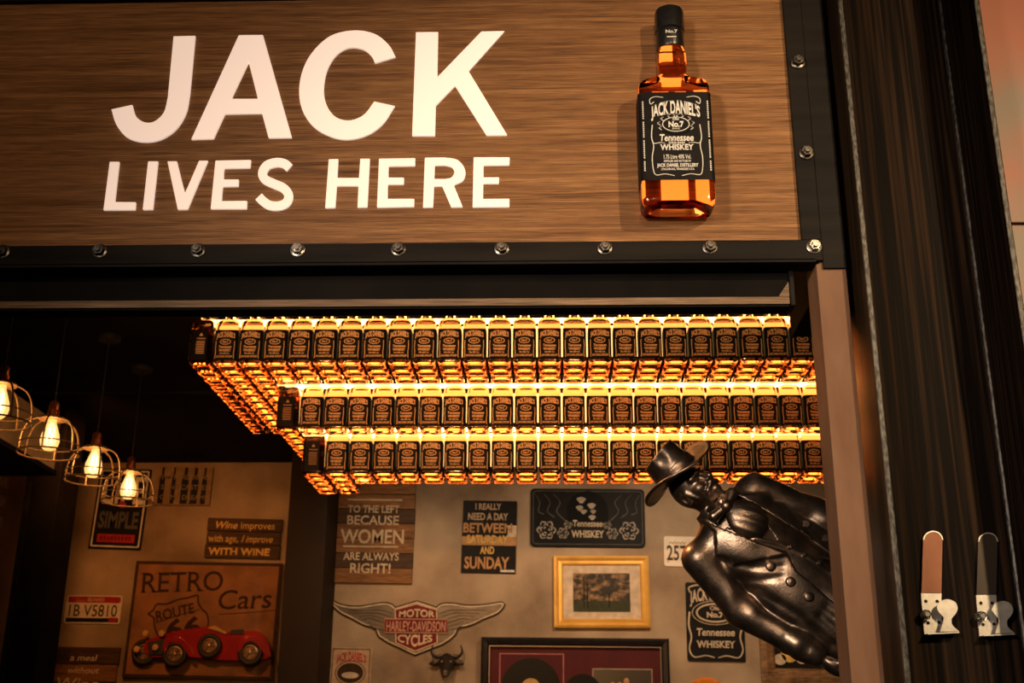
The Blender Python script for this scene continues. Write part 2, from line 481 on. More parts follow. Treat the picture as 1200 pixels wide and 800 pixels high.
# bolted steel angles framing the board
frame = empty('steel_frame', (-0.55, YS - 0.012, ZBOT - 0.04), label='dark steel angle frame with hex bolts bordering the oak board', cat='frame')
def Fp(x, y, z): return (x + 0.55, y - (YS - 0.012), z - (ZBOT - 0.04))
def fbox(mb, x0, x1, y0, y1, z0, z1, b=0.0012):
    a, c = Fp(x0, y0, z0), Fp(x1, y1, z1); return mb.bbox(a[0], c[0], a[1], c[1], a[2], c[2], b)
yf = YS - 0.010
zf0, zf1 = at(640, 307, yf).z, at(640, 283, yf).z
m = MB(); fbox(m, -1.6, 0.441, yf, YS, zf0, zf1); fbox(m, -1.6, 0.430, yf, YS + 0.03, zf0 - 0.003, zf0 + 0.004)
m.build('bottom_angle', STEEL, frame)
m = MB(); fbox(m, 0.410, 0.441, yf + 0.001, YS, zf1 + 0.0005, 3.0); m.build('side_angle', STEEL, frame)
m = MB(); fbox(m, 0.4415, 0.4785, yf + 0.004, YS - 0.0005, zf0 - 0.012, 3.0); m.build('post_shade_plate', STEEL, frame)  # added dark plate standing in for the shade on the upper post
m = MB(); fbox(m, -1.6, 0.409, yf, YS, ZT - 0.002, ZT + 0.034); m.build('top_angle', STEEL, frame)
def bolt(px, py, shiny):
    p = at(px, py, yf); a = Fp(*p)
    b = empty('bolt', a); b.parent = frame
    mt = NUTSHINY if shiny else NUTMETAL
    r0 = rnd.uniform(0, 60)
    MB().lathe([(0.0125, 0.0), (0.0125, 0.0015), (0.0118, 0.002)], 24, axis='y').build('washer', mt, b, smooth=True)
    hexr = [[(rr * math.cos(R(r0 + 60 * i)), -h, rr * math.sin(R(r0 + 60 * i))) for i in range(6)] for rr, h in ((0.0098, 0.002), (0.0098, 0.009), (0.0088, 0.0102))]
    MB().loft(hexr).build('nut', mt, b)
    MB().lathe([(0.0055, 0.009), (0.0055, 0.0135), (0.0046, 0.0145)], 16, axis='y').build('stud', mt, b, smooth=True)
for i, px in enumerate((3, 117, 232, 349, 467, 588, 709, 832)):
    bolt(px, 295.0 - 5.2 * i / 7, i == 3)
bolt(954, 289, True); bolt(935, 73, False); bolt(945, 179, False)

# black wall above and behind the fascia, recessed lintel with its wooden strip
MB().box(-1.8, 0.405, YS + 0.055, YS + 0.08, zf0 + 0.004, 3.4).build('wall_front', BLACK, kind='structure')
MB().box(-1.8, 0.41, YS - 0.02, YS + 0.055, ZT + 0.036, 3.4).build('trim_9', BLACK, kind='structure')
yl = 1.832
zl1, zl2 = at(640, 350, yl).z, at(640, 358.5, yl).z
xr = at(925, 350, yl).x
lint = empty('lintel', (-0.6, yl, zl2), label='black recessed lintel with a narrow walnut strip along its lower edge', cat='lintel')
m = MB().box(-1.2, xr + 0.6, 0.0, 0.045, zl1 - zl2, zf0 - zl2 - 0.004); m.build('panel', BLACK, lint)
m = MB().bbox(-1.2, xr + 0.6, -0.004, 0.03, 0, zl1 - zl2, 0.001); m.build('strip', STRIPWOOD, lint)
tri = [Vector((xr + 0.6 - 0.018, zl1 - zl2)), Vector((xr + 0.6, zl1 - zl2)), Vector((xr + 0.6, zl1 - zl2 + 0.026))]
MB().plate(tri, -0.004, 0.0).build('corner_reflection', STRIPWOOD, lint)  # reflection at the strip's mitred end, shaped as a solid triangle
MB().bbox(xr + 0.6 + 0.001, xr + 0.6 + 0.008, -0.008, 0.03, -0.004, 0.06, 0.001).build('end_bar', STEEL, lint)
MB().bbox(-1.2, xr + 0.6, -0.002, 0.03, -0.004, -0.001, 0.001).build('lower_bar', BLACK, lint)

PX0, PX1 = 0.4315, 0.479
post = MB().bbox(PX0, PX1, YS, YS + 0.072, 0, 3.35, 0.0015).build('door_post', BRONZE, label='slim bronze brown steel post right of the bar opening', cat='post')
hb = empty('steel_column', (0.61, 1.9, 0), label='wide black steel H column with streaked web and flanges', cat='column')
def hx(mb, x0, x1, y0, y1): return mb.bbox(x0 - 0.61, x1 - 0.61, y0 - 1.9, y1 - 1.9, 0, 3.4, 0.0015)
hx(MB(), 0.503, 0.7225, 1.895, 1.905).build('web', BEAM, hb)
FLG = mat('polished_dark_flange', (0.050, 0.030, 0.017), 0.32, 0.55, (0.11, 0.065, 0.034), (120, 120, 3), 8, 0.4, 0.7, 0.1)
hx(MB(), 0.494, 0.5028, 1.752, 2.05).build('flange', FLG, hb)
hx(MB(), 0.7228, 0.732, 1.75, 2.05).build('flange', BEAM, hb)
hx(MB(), 0.4942, 0.5026, 1.7495, 1.7515).build('flange_edge', MILL, hb)
hx(MB(), 0.723, 0.7318, 1.7475, 1.7495).build('flange_edge', MILL, hb)
MB().tube([(0.7215 - 0.61, -0.0055, 0), (0.7215 - 0.61, -0.0055, 3.4)], 0.0042, 8).build('weld_bead', MILL, hb, smooth=True)
MB().tube([(0.504 - 0.61, -0.0055, 0), (0.504 - 0.61, -0.0055, 3.4)], 0.0042, 8).build('weld_bead', MILL, hb, smooth=True)
zh = at(1006, 367, 1.93).z
MB().box(0.436, 0.493, YS + 0.08, 2.05, zh, 3.3).build('trim_10', BLACK, kind='structure')
# copper toned wall cladding right of the column
wr = empty('wall_outside', (1.4, 1.90, 0), kind='structure')
zs = at(1185, 262, 1.90).z
for z0, z1_ in ((0, zs - 0.0022), (zs + 0.0022, 3.4)):
    MB().bbox(-0.66, 1.2, 0, 0.03, z0, z1_, 0.002).build('cladding_panel', PINK, wr)
MB().box(-0.66, 1.2, 0.012, 0.04, 0, 3.4).build('backing', BLACK, wr)
# ------------------------------------------------------------------ bottles
def whiskey_glass(name, col, density, rough=0.03):
    m, nt, b = principled(name); N, Lk = nt.nodes, nt.links
    b.inputs['Base Color'].default_value = (1.0, 0.93, 0.78, 1)
    b.inputs['Roughness'].default_value = rough
    b.inputs['IOR'].default_value = 1.42
    b.inputs['Transmission Weight'].default_value = 1.0
    va = N.new('ShaderNodeVolumeAbsorption')
    va.inputs['Color'].default_value = rgba(col); va.inputs['Density'].default_value = density
    Lk.new(va.outputs['Volume'], nt.nodes['Material Output'].inputs['Volume'])
    return m
AMBER = whiskey_glass('amber_whiskey_glass', (0.98, 0.46, 0.045), 14.0, 0.10)
AMBER_BIG = whiskey_glass('amber_whiskey_glass_display', (0.97, 0.44, 0.045), 34.0, 0.07)
LABEL = mat('black_paper_label', (0.006, 0.005, 0.005), 0.5, 0.0, (0.010, 0.008, 0.008), (60, 60, 60), spec=0.12)
INK = mat('cream_label_ink', (0.80, 0.52, 0.30), 0.5, 0.0, (0.72, 0.46, 0.26), (90, 90, 90), spec=0.1)
INKW = mat('white_label_ink', (0.80, 0.77, 0.72), 0.5, 0.0, (0.70, 0.66, 0.60), (90, 90, 90))
CAPM = mat('black_plastic_cap', (0.008, 0.008, 0.008), 0.3, 0.0, (0.014, 0.012, 0.012), (80, 80, 80), coat=0.3)

def section(hx, hy, sq, z, n=32):
    """rounded square ring (sq = 0 circle .. 1 tight corners)"""
    e = 2.0 + 9.0 * sq
    out = []
    for i in range(n):
        a = 2 * math.pi * (i + 0.5) / n
        c, s_ = math.cos(a), math.sin(a)
        k = (abs(c) ** e + abs(s_) ** e) ** (-1.0 / e)
        out.append((hx * c * k, hy * s_ * k, z))
    return out
def bottle_rings(w, d, hb, hs, rn, hn, heel):
    """w,d body size; hb straight height; hs shoulder end; rn neck radius; hn neck end"""
    a, b = w / 2, d / 2
    R_ = [section(a * .55, b * .50, .7, heel * .8), section(a * .66, b * .60, .75, heel * .7), section(a * .72, b * .68, .75, heel * .06), section(a * .80, b * .78, .8, 0.0),
          section(a * .90, b * .89, .85, heel * .22), section(a * .97, b * .97, .88, heel * .6), section(a, b, .9, heel), section(a, b, .9, heel * 1.6), section(a, b, .9, hb * .55), section(a, b, .9, hb)]
    for t in (0.2, 0.4, 0.6, 0.75, 0.88, 1.0):
        k = math.cos(t * math.pi / 2) ** 0.8 if t < 1 else 0
        z = hb + (hs - hb) * math.sin(t * math.pi / 2) ** 0.9
        R_.append(section(rn + (a - rn) * k, rn + (b - rn) * k, .9 * k ** .6, z))
    R_ += [section(rn * 1.0, rn * 1.0, 0, hs + (hn - hs) * .25), section(rn * 1.10, rn * 1.10, 0, hs + (hn - hs) * .55), section(rn * .98, rn * .98, 0, hn)]
    return R_
def scroll(mb, cx, cz, sx, sz, y, t, pts):
    """ornamental stroke given in unit coordinates"""
    mb.plate(ribbon2d(catmull([(cx + p[0] * sx, cz + p[1] * sz) for p in pts], 5), t, t * 0.45), y, y)
def oval_ring(mb, cx, cz, rx, rz, t, y, n=36):
    mb.plate([[Vector((cx + rx * math.cos(2 * math.pi * i / n), cz + rz * math.sin(2 * math.pi * i / n))) for i in range(n)],
              [Vector((cx + (rx - t) * math.cos(2 * math.pi * i / n), cz + (rz - t) * math.sin(2 * math.pi * i / n))) for i in range(n)]], y, y)
def arch(rise):
    def w(x, z, W, H):
        u = x / (W / 2)
        return x, z + rise * (1 - u * u) * (0.55 + 0.45 * z / max(H, 1e-6)) - abs(u) * 0.0
    return w
def label_print(W, H, y, detail=True, volume='70cl 40% Vol.'):
    """the printed face of the label, lower left corner at (-W/2, 0)"""
    m = MB()
    put_text(m, "JACK DANIEL'S", 0, H * .705, H * .115, y, W * .84, 0.03, 0.10, warp=arch(H * .075))
    oval_ring(m, 0, H * .625, W * .235, H * .085, W * .014, y)
    put_text(m, 'No.7', 0, H * .595, H * .062, y, W * .27, 0.035, 0.10)
    put_text(m, 'Tennessee', 0, H * .435, H * .075, y, W * .58, 0.02, 0.06, shear=0.12)
    put_text(m, 'WHISKEY', 0, H * .335, H * .062, y, W * .58, 0.03, 0.10)
    put_text(m, volume, 0, H * .235, H * .045, y, W * .46, 0.012)
    put_text(m, 'JACK DANIEL DISTILLERY', 0, H * .145, H * .036, y, W * .70, 0.03, 0.08)
    t = W * .016
    for s in (-1, 1):
        m.plate(ribbon2d(catmull([(s * W * .20, H * .935), (s * W * .34, H * .945), (s * W * .43, H * .915), (s * W * .42, H * .86), (s * W * .36, H * .885)], 5), t * .6, t), y, y)
        m.plate(ribbon2d(catmull([(s * W * .405, H * .62), (s * W * .425, H * .48), (s * W * .395, H * .38), (s * W * .425, H * .25), (s * W * .415, H * .12), (s * W * .37, H * .055), (s * W * .22, H * .065), (s * W * .06, H * .045)], 5), t, t * .7), y, y)
        if detail:
            oval_ring(m, 0, H * .625, W * .295, H * .115, W * .008, y)
            for q in range(5):
                a = R(205 - 32 * q) if s < 0 else R(-25 + 32 * q)
                cx, cz = W * .27 * math.cos(a), H * .625 + H * .10 * math.sin(a)
                m.plate(ribbon2d(catmull([(cx, cz - H * .022), (cx + s * W * .045, cz), (cx, cz + H * .022)], 4), t * .9, t * .5), y, y)
            m.plate(ribbon2d(catmull([(s * W * .20, H * .412), (s * W * .28, H * .418), (s * W * .36, H * .408), (s * W * .40, H * .415)], 4), t * .5, t * .9), y, y)
    if detail:
        put_text(m, 'Old', 0, H * .672, H * .026, y, W * .11, 0.03, 0.08)
        put_text(m, 'BRAND', 0, H * .567, H * .016, y, W * .13, 0.01)
        put_text(m, 'SOUR MASH', 0, H * .405, H * .020, y, W * .27, 0.03)
        put_text(m, 'DISTILLED AND BOTTLED BY', 0, H * .198, H * .022, y, W * .46, 0.02)
        put_text(m, 'LYNCHBURG, TENNESSEE U.S.A.', 0, H * .108, H * .022, y, W * .56, 0.02)
    return m
def side_print(W, H, y):
    """printed text block with a small emblem for the narrow side of the label"""
    m = MB()
    m.plate([Vector((-W * .10, H * .80)), Vector((W * .10, H * .80)), Vector((0, H * .90))], y, y)
    put_text(m, 'TENNESSEE', 0, H * .69, H * .04, y, W * .46, 0.02)
    for q in range(8):
        m.plate(rrect(-W * (.21 + .01 * (q % 3)), H * (.60 - .055 * q), W * (.22 - .012 * (q % 2)), H * (.622 - .055 * q)), y, y)
    return m
BW, BD, BHB, BHS, BRN, BHN = 0.0735, 0.0715, 0.131, 0.158, 0.0150, 0.196
L0, L1 = 0.0135, 0.117
me_glass = MB().loft(bottle_rings(BW, BD, BHB, BHS, BRN, BHN, 0.013)).mesh('bottle_glass', True)
# the label wraps round the body, its back stays open so light comes through the glass
def label_shell(w, d, z0, z1, off, open_back=True, n=64):
    a, b = w / 2 + off, d / 2 + off
    ring = section(a, b, .9, 0, n)
    if open_back: ring = [p for p in ring if p[1] < b * .72]
    # start at the gap
    ring.sort(key=lambda p: (math.atan2(p[1], p[0]) - math.pi / 2) % (2 * math.pi))
    v = [(p[0], p[1], z0) for p in ring] + [(p[0], p[1], z1) for p in ring]; k = len(ring)
    return MB().add(v, [(i, i + 1, k + i + 1, k + i) for i in range(k - 1)])
me_label = label_shell(BW, BD, L0, L1, 0.0006).mesh('bottle_label', True)
def small_print(W, H, y):
    m = MB()
    put_text(m, "JACK DANIEL'S", 0, H * .72, H * .13, y, W * .90, 0.045, 0.10, warp=arch(H * .085))
    oval_ring(m, 0, H * .60, W * .27, H * .095, W * .035, y, 24)
    put_text(m, 'No.7', 0, H * .57, H * .065, y, W * .28, 0.04)
    put_text(m, 'Tennessee', 0, H * .40, H * .075, y, W * .62, 0.035, 0, 0.12)
    put_text(m, 'WHISKEY', 0, H * .285, H * .075, y, W * .60, 0.04)
    put_text(m, '70cl 40% Vol.', 0, H * .195, H * .05, y, W * .50, 0.03)
    put_text(m, 'JACK DANIEL DISTILLERY', 0, H * .09, H * .06, y, W * .80, 0.035)
    for s in (-1, 1):
        m.plate(ribbon2d(catmull([(s * W * .45, H * .62), (s * W * .46, H * .40), (s * W * .44, H * .22), (s * W * .46, H * .05)], 3), W * .03), y, y)
    return m
_lp = small_print(BW * .90, L1 - L0, -BD / 2 - 0.0013)
_lp.v = [(x, y, z + L0) for x, y, z in _lp.v]
me_print = _lp.mesh('bottle_print', fix=False)
_sp = side_print(BD * .90, L1 - L0, -BW / 2 - 0.0013)
me_side = MB().add([(-y_, x, z + L0) for x, y_, z in _sp.v], _sp.f).mesh('bottle_side_print', fix=False)
me_cap = MB().lathe([(0.0155, BHN + .0005), (0.0160, BHN + .003), (0.0160, BHN + .038), (0.0145, BHN + .041)], 20).mesh('bottle_cap', True)

def make_bottle(label, group):
    r = empty('whiskey_bottle', label=label, cat='bottle', group=group)
    link_mesh('glass_body', me_glass, AMBER, r)
    lb = link_mesh('paper_label', me_label, LABEL, r)
    link_mesh('label_print', me_print, INK, lb)
    link_mesh('cap', me_cap, CAPM, r)
    return r
proto = make_bottle('x', 'x')
used_proto = [False]
def put_bottle(x, y, z, rz, label, group):
    if used_proto[0]: o = copy_tree(proto)
    else: o = proto; used_proto[0] = True
    o.location = (x, y, z); o.rotation_euler = (0, 0, rz)
    o['label'] = label; o['group'] = group
    return o
P = 0.0803
X0, Y0 = -1.166 + P / 2, 3.6 + P / 2
NC, NR = 34, 11
TZ = (2.791, 2.637, 2.503)
def ring_cells(c0, c1, r0, r1, thick):
    for r in range(r0, r1):
        for c in range(c0, c1):
            if r < r0 + thick or c < c0 + thick or c >= c1 - thick: yield c, r
tiers = [(0, NC, 0, NR, 3, 'top'), (3, NC - 3, 3, NR - 2, 1, 'middle'), (4, NC - 4, 4, NR - 3, 2, 'lowest')]
ORD = 'first second third fourth fifth sixth seventh eighth ninth tenth eleventh twelfth thirteenth fourteenth fifteenth sixteenth seventeenth eighteenth nineteenth twentieth'.split()
ORD += ['twenty-' + w for w in ORD[:9]] + ['thirtieth'] + ['thirty-' + w for w in ORD[:9]]
for t, (c0, c1, r0, r1, th, word) in enumerate(tiers):
    for c, r in ring_cells(c0, c1, r0, r1, th):
        if c >= c1 - th and r > r0 + 2: continue       # behind the post and column, never seen
        left = c == c0
        i, j = ORD[c - c0], ORD[r - r0]
        if left and r == r0:
            lab = 'whiskey bottle at the left front corner of the %s hanging tier, narrow side forward' % word
        elif r == r0:
            lab = 'amber whiskey bottle, %s from the left in the front row of the %s tier' % (i, word)
        elif left:
            lab = 'amber whiskey bottle, %s from the front along the left edge of the %s tier' % (j, word)
        else:
            lab = 'amber whiskey bottle in row %s from the front, column %s, of the %s tier' % (j, i, word)
        o = put_bottle(X0 + c * P, Y0 + r * P, TZ[t], R(-90) if left else 0.0, lab, 'whiskey bottles of the %s hanging tier' % word)
        if left:
            link_mesh('side_print', me_side, INK, o.children[[ch.name.split('.')[0] for ch in o.children].index('paper_label')])
# the rack: dark slats between the rows carry warm led diffusers
LED = emission('warm_led_diffuser', (1.0, 0.60, 0.20), 2.0)
LEDW = emission('warm_led_strip', (1.0, 0.60, 0.20), 3.0)
LEDT = emission('warm_led_overhead', (1.0, 0.53, 0.15), 15.0)
rack = empty('bottle_rack', (0, 3.6, TZ[0] + 0.17), label='dark slatted ceiling rack with warm light strips holding the hanging bottles', cat='rack')
ZR = TZ[0] + 0.17
def slat(x0, x1, y0, y1, z0, z1, m=None, name='slat'):
    MB().box(x0, x1, y0 - 3.6, y1 - 3.6, z0 - ZR, z1 - ZR).build(name, m or BLACK, rack)
xa, xz = X0 - P / 2, X0 + (NC - .5) * P
for t, (c0, c1, r0, r1, th, word) in enumerate(tiers):
    zsl = TZ[t] + (0.178, 0.178, 0.178)[t] + (0.024 if t == 0 else 0)
    xs0, xs1 = X0 + (c0 - .45) * P, X0 + (c1 - .55) * P
    for r in range(r0, r0 + th):
        yc = Y0 + (r + .5) * P
        slat(xs0, xs1, yc - .021, yc + .021, zsl, zsl + .03)
        slat(xs0 + .01, xs1 - .01, yc - .019, yc + .019, zsl - .004, zsl - .0002, LEDT, 'led_diffuser')
    # light sheet behind the front row, in the slit between two rows
    yc = Y0 + (r0 + .5) * P
    slat(xs0 + P, xs1, yc - .0012, yc + .0012, TZ[t] + 0.045, TZ[t] + 0.148, LED, 'light_sheet')
    for c in range(c0, c0 + th):
        xc = X0 + (c + .5) * P
        ya, yb = Y0 + (r0 + th - .3) * P, Y0 + (r1 - .55) * P
        slat(xc - .021, xc + .021, ya, yb, zsl, zsl + .03)
        slat(xc - .019, xc + .019, ya, yb, zsl - .004, zsl - .0002, LEDT, 'led_diffuser')
for t in (1, 2):   # strips under the steps light the labels of the lower tiers
    c0, c1, r0, r1, th, word = tiers[t]
    yv = Y0 + (r0 - .5) * P - 0.014
    slat(X0 + (c0 - .4) * P, X0 + (c1 - .6) * P, yv - .003, yv, TZ[t - 1] - .0045, TZ[t - 1] - .002, LEDW, 'led_strip')
slat(xa, xz, Y0 - .034, Y0 - .026, TZ[0] + .163, TZ[0] + .200, BLACK, 'front_slat')
for c in range(2, NC, 5):
    xc = X0 + (c + .5) * P
    slat(xc - .006, xc + .006, Y0 + .4 * P - .006, Y0 + .4 * P + .006, TZ[0] + .208, ZC, STEEL, 'hanger')

# ------------------------------------------------------------------ the large bottle mounted on the oak board
yfb, ybk = 1.737, 1.7935
zb0 = at(796, 239, yfb).z
xb0, xb1 = at(751, 200, yfb).x, at(838, 200, yfb).x
ztop = at(782, 14, (yfb + ybk) / 2).z
W_, D_, H_ = xb1 - xb0, ybk - yfb, ztop - zb0
xc_ = (xb0 + xb1) / 2
big = empty('display_bottle', (xc_, (yfb + ybk) / 2, zb0), label='large lit whiskey bottle with black label mounted on the oak board', cat='bottle')
zl0, zl1_ = at(790, 211, yfb).z - zb0, at(790, 108, yfb).z - zb0
zsh = at(785, 90, yfb).z - zb0
znk = at(783, 60, (yfb + ybk) / 2).z - zb0
rn = 0.0235
rings = []
a_, b_ = W_ / 2, D_ / 2
for k, sq, z in ((.55, .7, .012), (.80, .8, .004), (.90, .85, 0.0), (.965, .9, .004), (1, .92, .014), (1, .92, .03), (1, .92, zl1_ * .5), (1, .92, zl1_), (.995, .92, zl1_ + .010), (.97, .92, zl1_ + .018), (.90, .9, zsh - .002)):
    rings.append(section(a_ * k, b_ * k, sq, z, 48))
for r_, z in ((.026, zsh + .006), (.0235, zsh + .012), (.0245, zsh + .022), (.0255, znk - .012), (.0225, znk - .004), (.0215, znk)):
    rings.append(section(r_, min(r_, .0265), .25 if z < znk - .02 else 0.1, z, 48))
MB().loft(rings).build('glass_body', AMBER_BIG, big, smooth=True)
lbl = label_shell(W_, D_, zl0, zl1_, 0.0007, True, 96).build('paper_label', LABEL, big, smooth=True)
pr = label_print(W_ * .80, zl1_ - zl0, -D_ / 2 - 0.0016, True, '1.75 Litre 40% Vol.')
pr.v = [(x, y, z + zl0) for x, y, z in pr.v]
pr.build('label_print', INKW, lbl, fix=False)
for s_ in (-1, 1):
    m = MB()
    for q in range(34):
        if q in (5, 15, 24): continue
        zq = zl0 + (zl1_ - zl0) * (.10 + .80 * q / 34)
        m.plate(rrect(s_ * W_ * .445 - .0011, zq, s_ * W_ * .445 + .0011, zq + (zl1_ - zl0) * .015), -D_ / 2 - .0013, -D_ / 2 - .0013)
    m.build('margin_print', INKW, lbl, fix=False, kind='stuff')
hc = H_ - znk
MB().lathe([(.0228, znk + .0006), (.0238, znk + .004), (.0238, znk + hc * .42), (.0222, znk + hc * .44), (.0252, znk + hc * .47), (.0252, znk + hc - .006), (.0235, znk + hc - .001), (.020, znk + hc)], 32).build('cap', CAPM, big, smooth=True)
m = MB(); put_text(m, 'No.7', 0, znk + hc * .26, .006, -.0245, .020, .02, .08); m.plate(rrect(-.008, znk + hc * .15, .008, znk + hc * .175), -.0245, -.0245)
m.build('cap_print', INKW, big, fix=False)
BIGLED = emission('display_led_panel', (1.0, 0.52, 0.14), 2.4)
for x0, x1, z0, z1_ in ((-.40, .34, .024, zl0 + .02), (.55, .84, .018, zl0 + .02), (-.84, -.74, .020, zl0 + .02), (-.55, -.10, zl1_ - .02, zsh - .006), (.10, .40, zl1_ - .02, zsh - .006), (.62, .85, zl1_ - .02, zsh - .004)):
    MB().box(a_ * x0, a_ * x1, b_ + .0005, b_ + .004, z0, z1_).build('light_panel', BIGLED, big)
MB().box(-.016, .016, b_ + .0005, b_ + .004, zsh + .004, zsh + .020).build('light_panel', BIGLED, big)
MB().box(-.012, .004, b_ + .0005, b_ + .004, znk - .012, znk).build('light_panel', BIGLED, big)
# ------------------------------------------------------------------ things on the back wall
def paint(name, c, rough=0.55, c2=None, sc=30): return mat(name, c, rough, 0.0, c2 or tuple(k * 0.72 for k in c), (sc, sc, sc), spec=0.07)
P_BLACK = paint('sign_black', (0.012, 0.011, 0.011), 0.5)
P_CREAM = paint('sign_cream', (0.62, 0.50, 0.36))
P_WHITE = paint('sign_white', (0.72, 0.68, 0.62))
P_ORANGE = paint('sign_tan', (0.50, 0.27, 0.12))
P_YELLOW = paint('sign_yellow', (0.75, 0.48, 0.14))
P_RED = paint('sign_red', (0.42, 0.03, 0.03), 0.4)
P_MAROON = paint('sign_maroon', (0.17, 0.018, 0.018), 0.45)
P_GREY = paint('sign_grey', (0.10, 0.10, 0.095))
P_DARKBR = paint('sign_dark_brown', (0.055, 0.030, 0.016))
PLANK_A = wood_mat('warm_plank', (0.16, 0.07, 0.025), (0.27, 0.125, 0.045), (0.36, 0.18, 0.07), (3, 40, 60), 'x', 0.6, 0.3)
PLANK_D = wood_mat('dark_plank', (0.045, 0.022, 0.012), (0.075, 0.038, 0.02), (0.10, 0.055, 0.028), (3, 40, 60), 'x', 0.6, 0.3)
RUST = mat('rust_brown_board', (0.30, 0.125, 0.040), 0.7, 0.0, (0.14, 0.055, 0.02), (9, 9, 9), 9, 0.35, 0.72, 0.2)

class WallSign:
    """a flat thing on the wall given by its photographed corners: local x right, z up, -y to the room"""
    def __init__(s, name, label, cat, tl, tr, bl, t=0.012, Y=None, group=None):
        s.Y = (Y or YB); s.t = t; yf_ = s.Y - t
        a, b, c = at(*bl, yf_), at(*tl, yf_), at(*tr, yf_)
        ex = (c - b); s.th = -math.atan2(ex.z, ex.x)
        s.W = ex.length; s.H = (b - a).length
        up = Vector((math.sin(s.th), 0, math.cos(s.th))); right = Vector((math.cos(s.th), 0, -math.sin(s.th)))
        s.up, s.right = up, right
        base = b - up * s.H + right * (s.W / 2)
        s.o = Vector((base.x, s.Y - 0.0005, base.z))
        s.root = empty(name, s.o, (0, s.th, 0), label=label, cat=cat, group=group)
        s.f = -t       # front
    def loc(s, px, py):
        d = at(px, py, s.Y - s.t) - s.o
        return Vector((d.dot(s.right), d.dot(s.up)))
    def uv(s, u, v): return Vector(((u - .5) * s.W, v * s.H))
    def board(s, m, r=0.0, name='board', t0=None):
        return MB().plate(rrect(-s.W / 2, 0, s.W / 2, s.H, r), s.f if t0 is None else t0, 0).build(name, m, s.root)
    def line(s, body, u, v, h, w, m, bold=0.02, serif=0.0, shear=0.0, warp=None, name='lettering', lift=0.0016):
        """u centre, v baseline, h cap height, w width as fractions of the sign"""
        mb = MB(); put_text(mb, body, (u - .5) * s.W, v * s.H, h * s.H, s.f - lift, w * s.W if w else None, bold, serif, shear, warp)
        return mb.build(name, m, s.root, fix=False)
    def shape(s, loops, m, name='print', lift=0.0012, back=None):
        return MB().plate(loops, s.f - lift, s.f - lift if back is None else back).build(name, m, s.root, fix=back is not None)
    def rect(s, u0, v0, u1, v1, m, name='print', lift=0.0008, r=0.0):
        a, b = s.uv(u0, v0), s.uv(u1, v1)
        return s.shape(rrect(a.x, a.y, b.x, b.y, r), m, name, lift)
    def border(s, m, inset, w, lift=0.0010, name='border', r=0.004):
        a = rrect(-s.W / 2 + inset, inset, s.W / 2 - inset, s.H - inset, r)
        b = rrect(-s.W / 2 + inset + w, inset + w, s.W / 2 - inset - w, s.H - inset - w, max(r - w, 0.001))
        return MB().plate([a, b], s.f - lift, s.f - lift).build(name, m, s.root, fix=False)

# --- plank sign about being right
w = WallSign('plank_sign', 'wooden plank sign reading women are always right', 'sign', (393, 545), (489, 546), (394, 682), 0.022)
n = 8
for i in range(n):
    MB().bbox(-w.W / 2 + rnd.uniform(0, .004), w.W / 2 - rnd.uniform(0, .004), w.f + rnd.uniform(-.002, .001), 0, w.H * i / n + .0015, w.H * (i + 1) / n - .0015, 0.002).build('plank', PLANK_A if i % 3 != 1 else PLANK_D, w.root, loc=(0, 0, 0))
w.f -= 0.002
for b, v, h, ww in (('TO THE LEFT', .592, .060, .62), ('BECAUSE', .490, .074, .62), ('WOMEN', .332, .112, .76), ('ARE ALWAYS', .190, .062, .66), ('RIGHT!', .082, .078, .48)):
    w.line(b, .5, v, h, ww, P_CREAM, 0.018)
w.rect(.18, .695, .84, .708, P_CREAM, 'rule'); w.rect(.16, .297, .82, .310, P_CREAM, 'rule')

# --- saturday sign
w = WallSign('tin_sign', 'worn black and tan tin sign about a day between Saturday and Sunday', 'sign', (543, 586), (606, 587), (543, 671), 0.008)
w.board(P_BLACK, 0.004)
w.rect(0.0, .38, 1, .50, P_ORANGE); w.rect(.84, .50, 1, .66, P_CREAM, lift=.0012); w.rect(.72, .02, .98, .05, P_WHITE)
TAN2 = paint('sign_pale_tan', (0.50, 0.36, 0.24))
for b, v, h, ww, m in (('I REALLY', .875, .080, .48, TAN2), ('NEED A DAY', .73, .092, .74, TAN2), ('BETWEEN', .555, .125, .90, P_ORANGE), ('SATURDAY', .41, .105, .76, P_YELLOW), ('AND', .265, .095, .26, P_YELLOW), ('SUNDAY', .065, .15, .82, P_ORANGE)):
    w.line(b, .47, v, h, ww, m, 0.03, lift=0.0026)

# --- black rectangular whiskey tin with roses
w = WallSign('embossed_tin_sign', 'black rounded tin sign with roses and Tennessee whiskey lettering under the bottles', 'sign', (622, 572), (755, 573), (623, 640), 0.014)
w.board(P_BLACK, 0.022)
w.border(P_GREY, 0.012, 0.004, r=0.018)
w.line('Tennessee', .5, .345, .105, .26, P_CREAM, 0.02, 0.05, 0.12, lift=0.0034)
w.line('WHISKEY', .5, .16, .115, .29, P_CREAM, 0.03, 0.09, lift=0.0034)
ROSEM = paint('sign_rose_grey', (0.42, 0.36, 0.30))
def rose(w, u, v, r):
    c = w.uv(u, v); m = MB()
    for k, (n_, rr, ph) in enumerate(((6, 1.0, 0), (5, .66, 25), (3, .34, 10))):
        for i in range(n_):
            a = R(ph + 360 * i / n_)
            pts = [(c.x + r * rr * math.cos(a - .45), c.y + r * rr * math.sin(a - .45)), (c.x + r * rr * 1.25 * math.cos(a), c.y + r * rr * 1.25 * math.sin(a)), (c.x + r * rr * math.cos(a + .45), c.y + r * rr * math.sin(a + .45))]
            m.plate(ribbon2d(catmull(pts, 4), r * .22, r * .10), w.f - 0.0012 - .0004 * k, w.f - 0.0012 - .0004 * k)
    m.build('rose', ROSEM, w.root, fix=False)
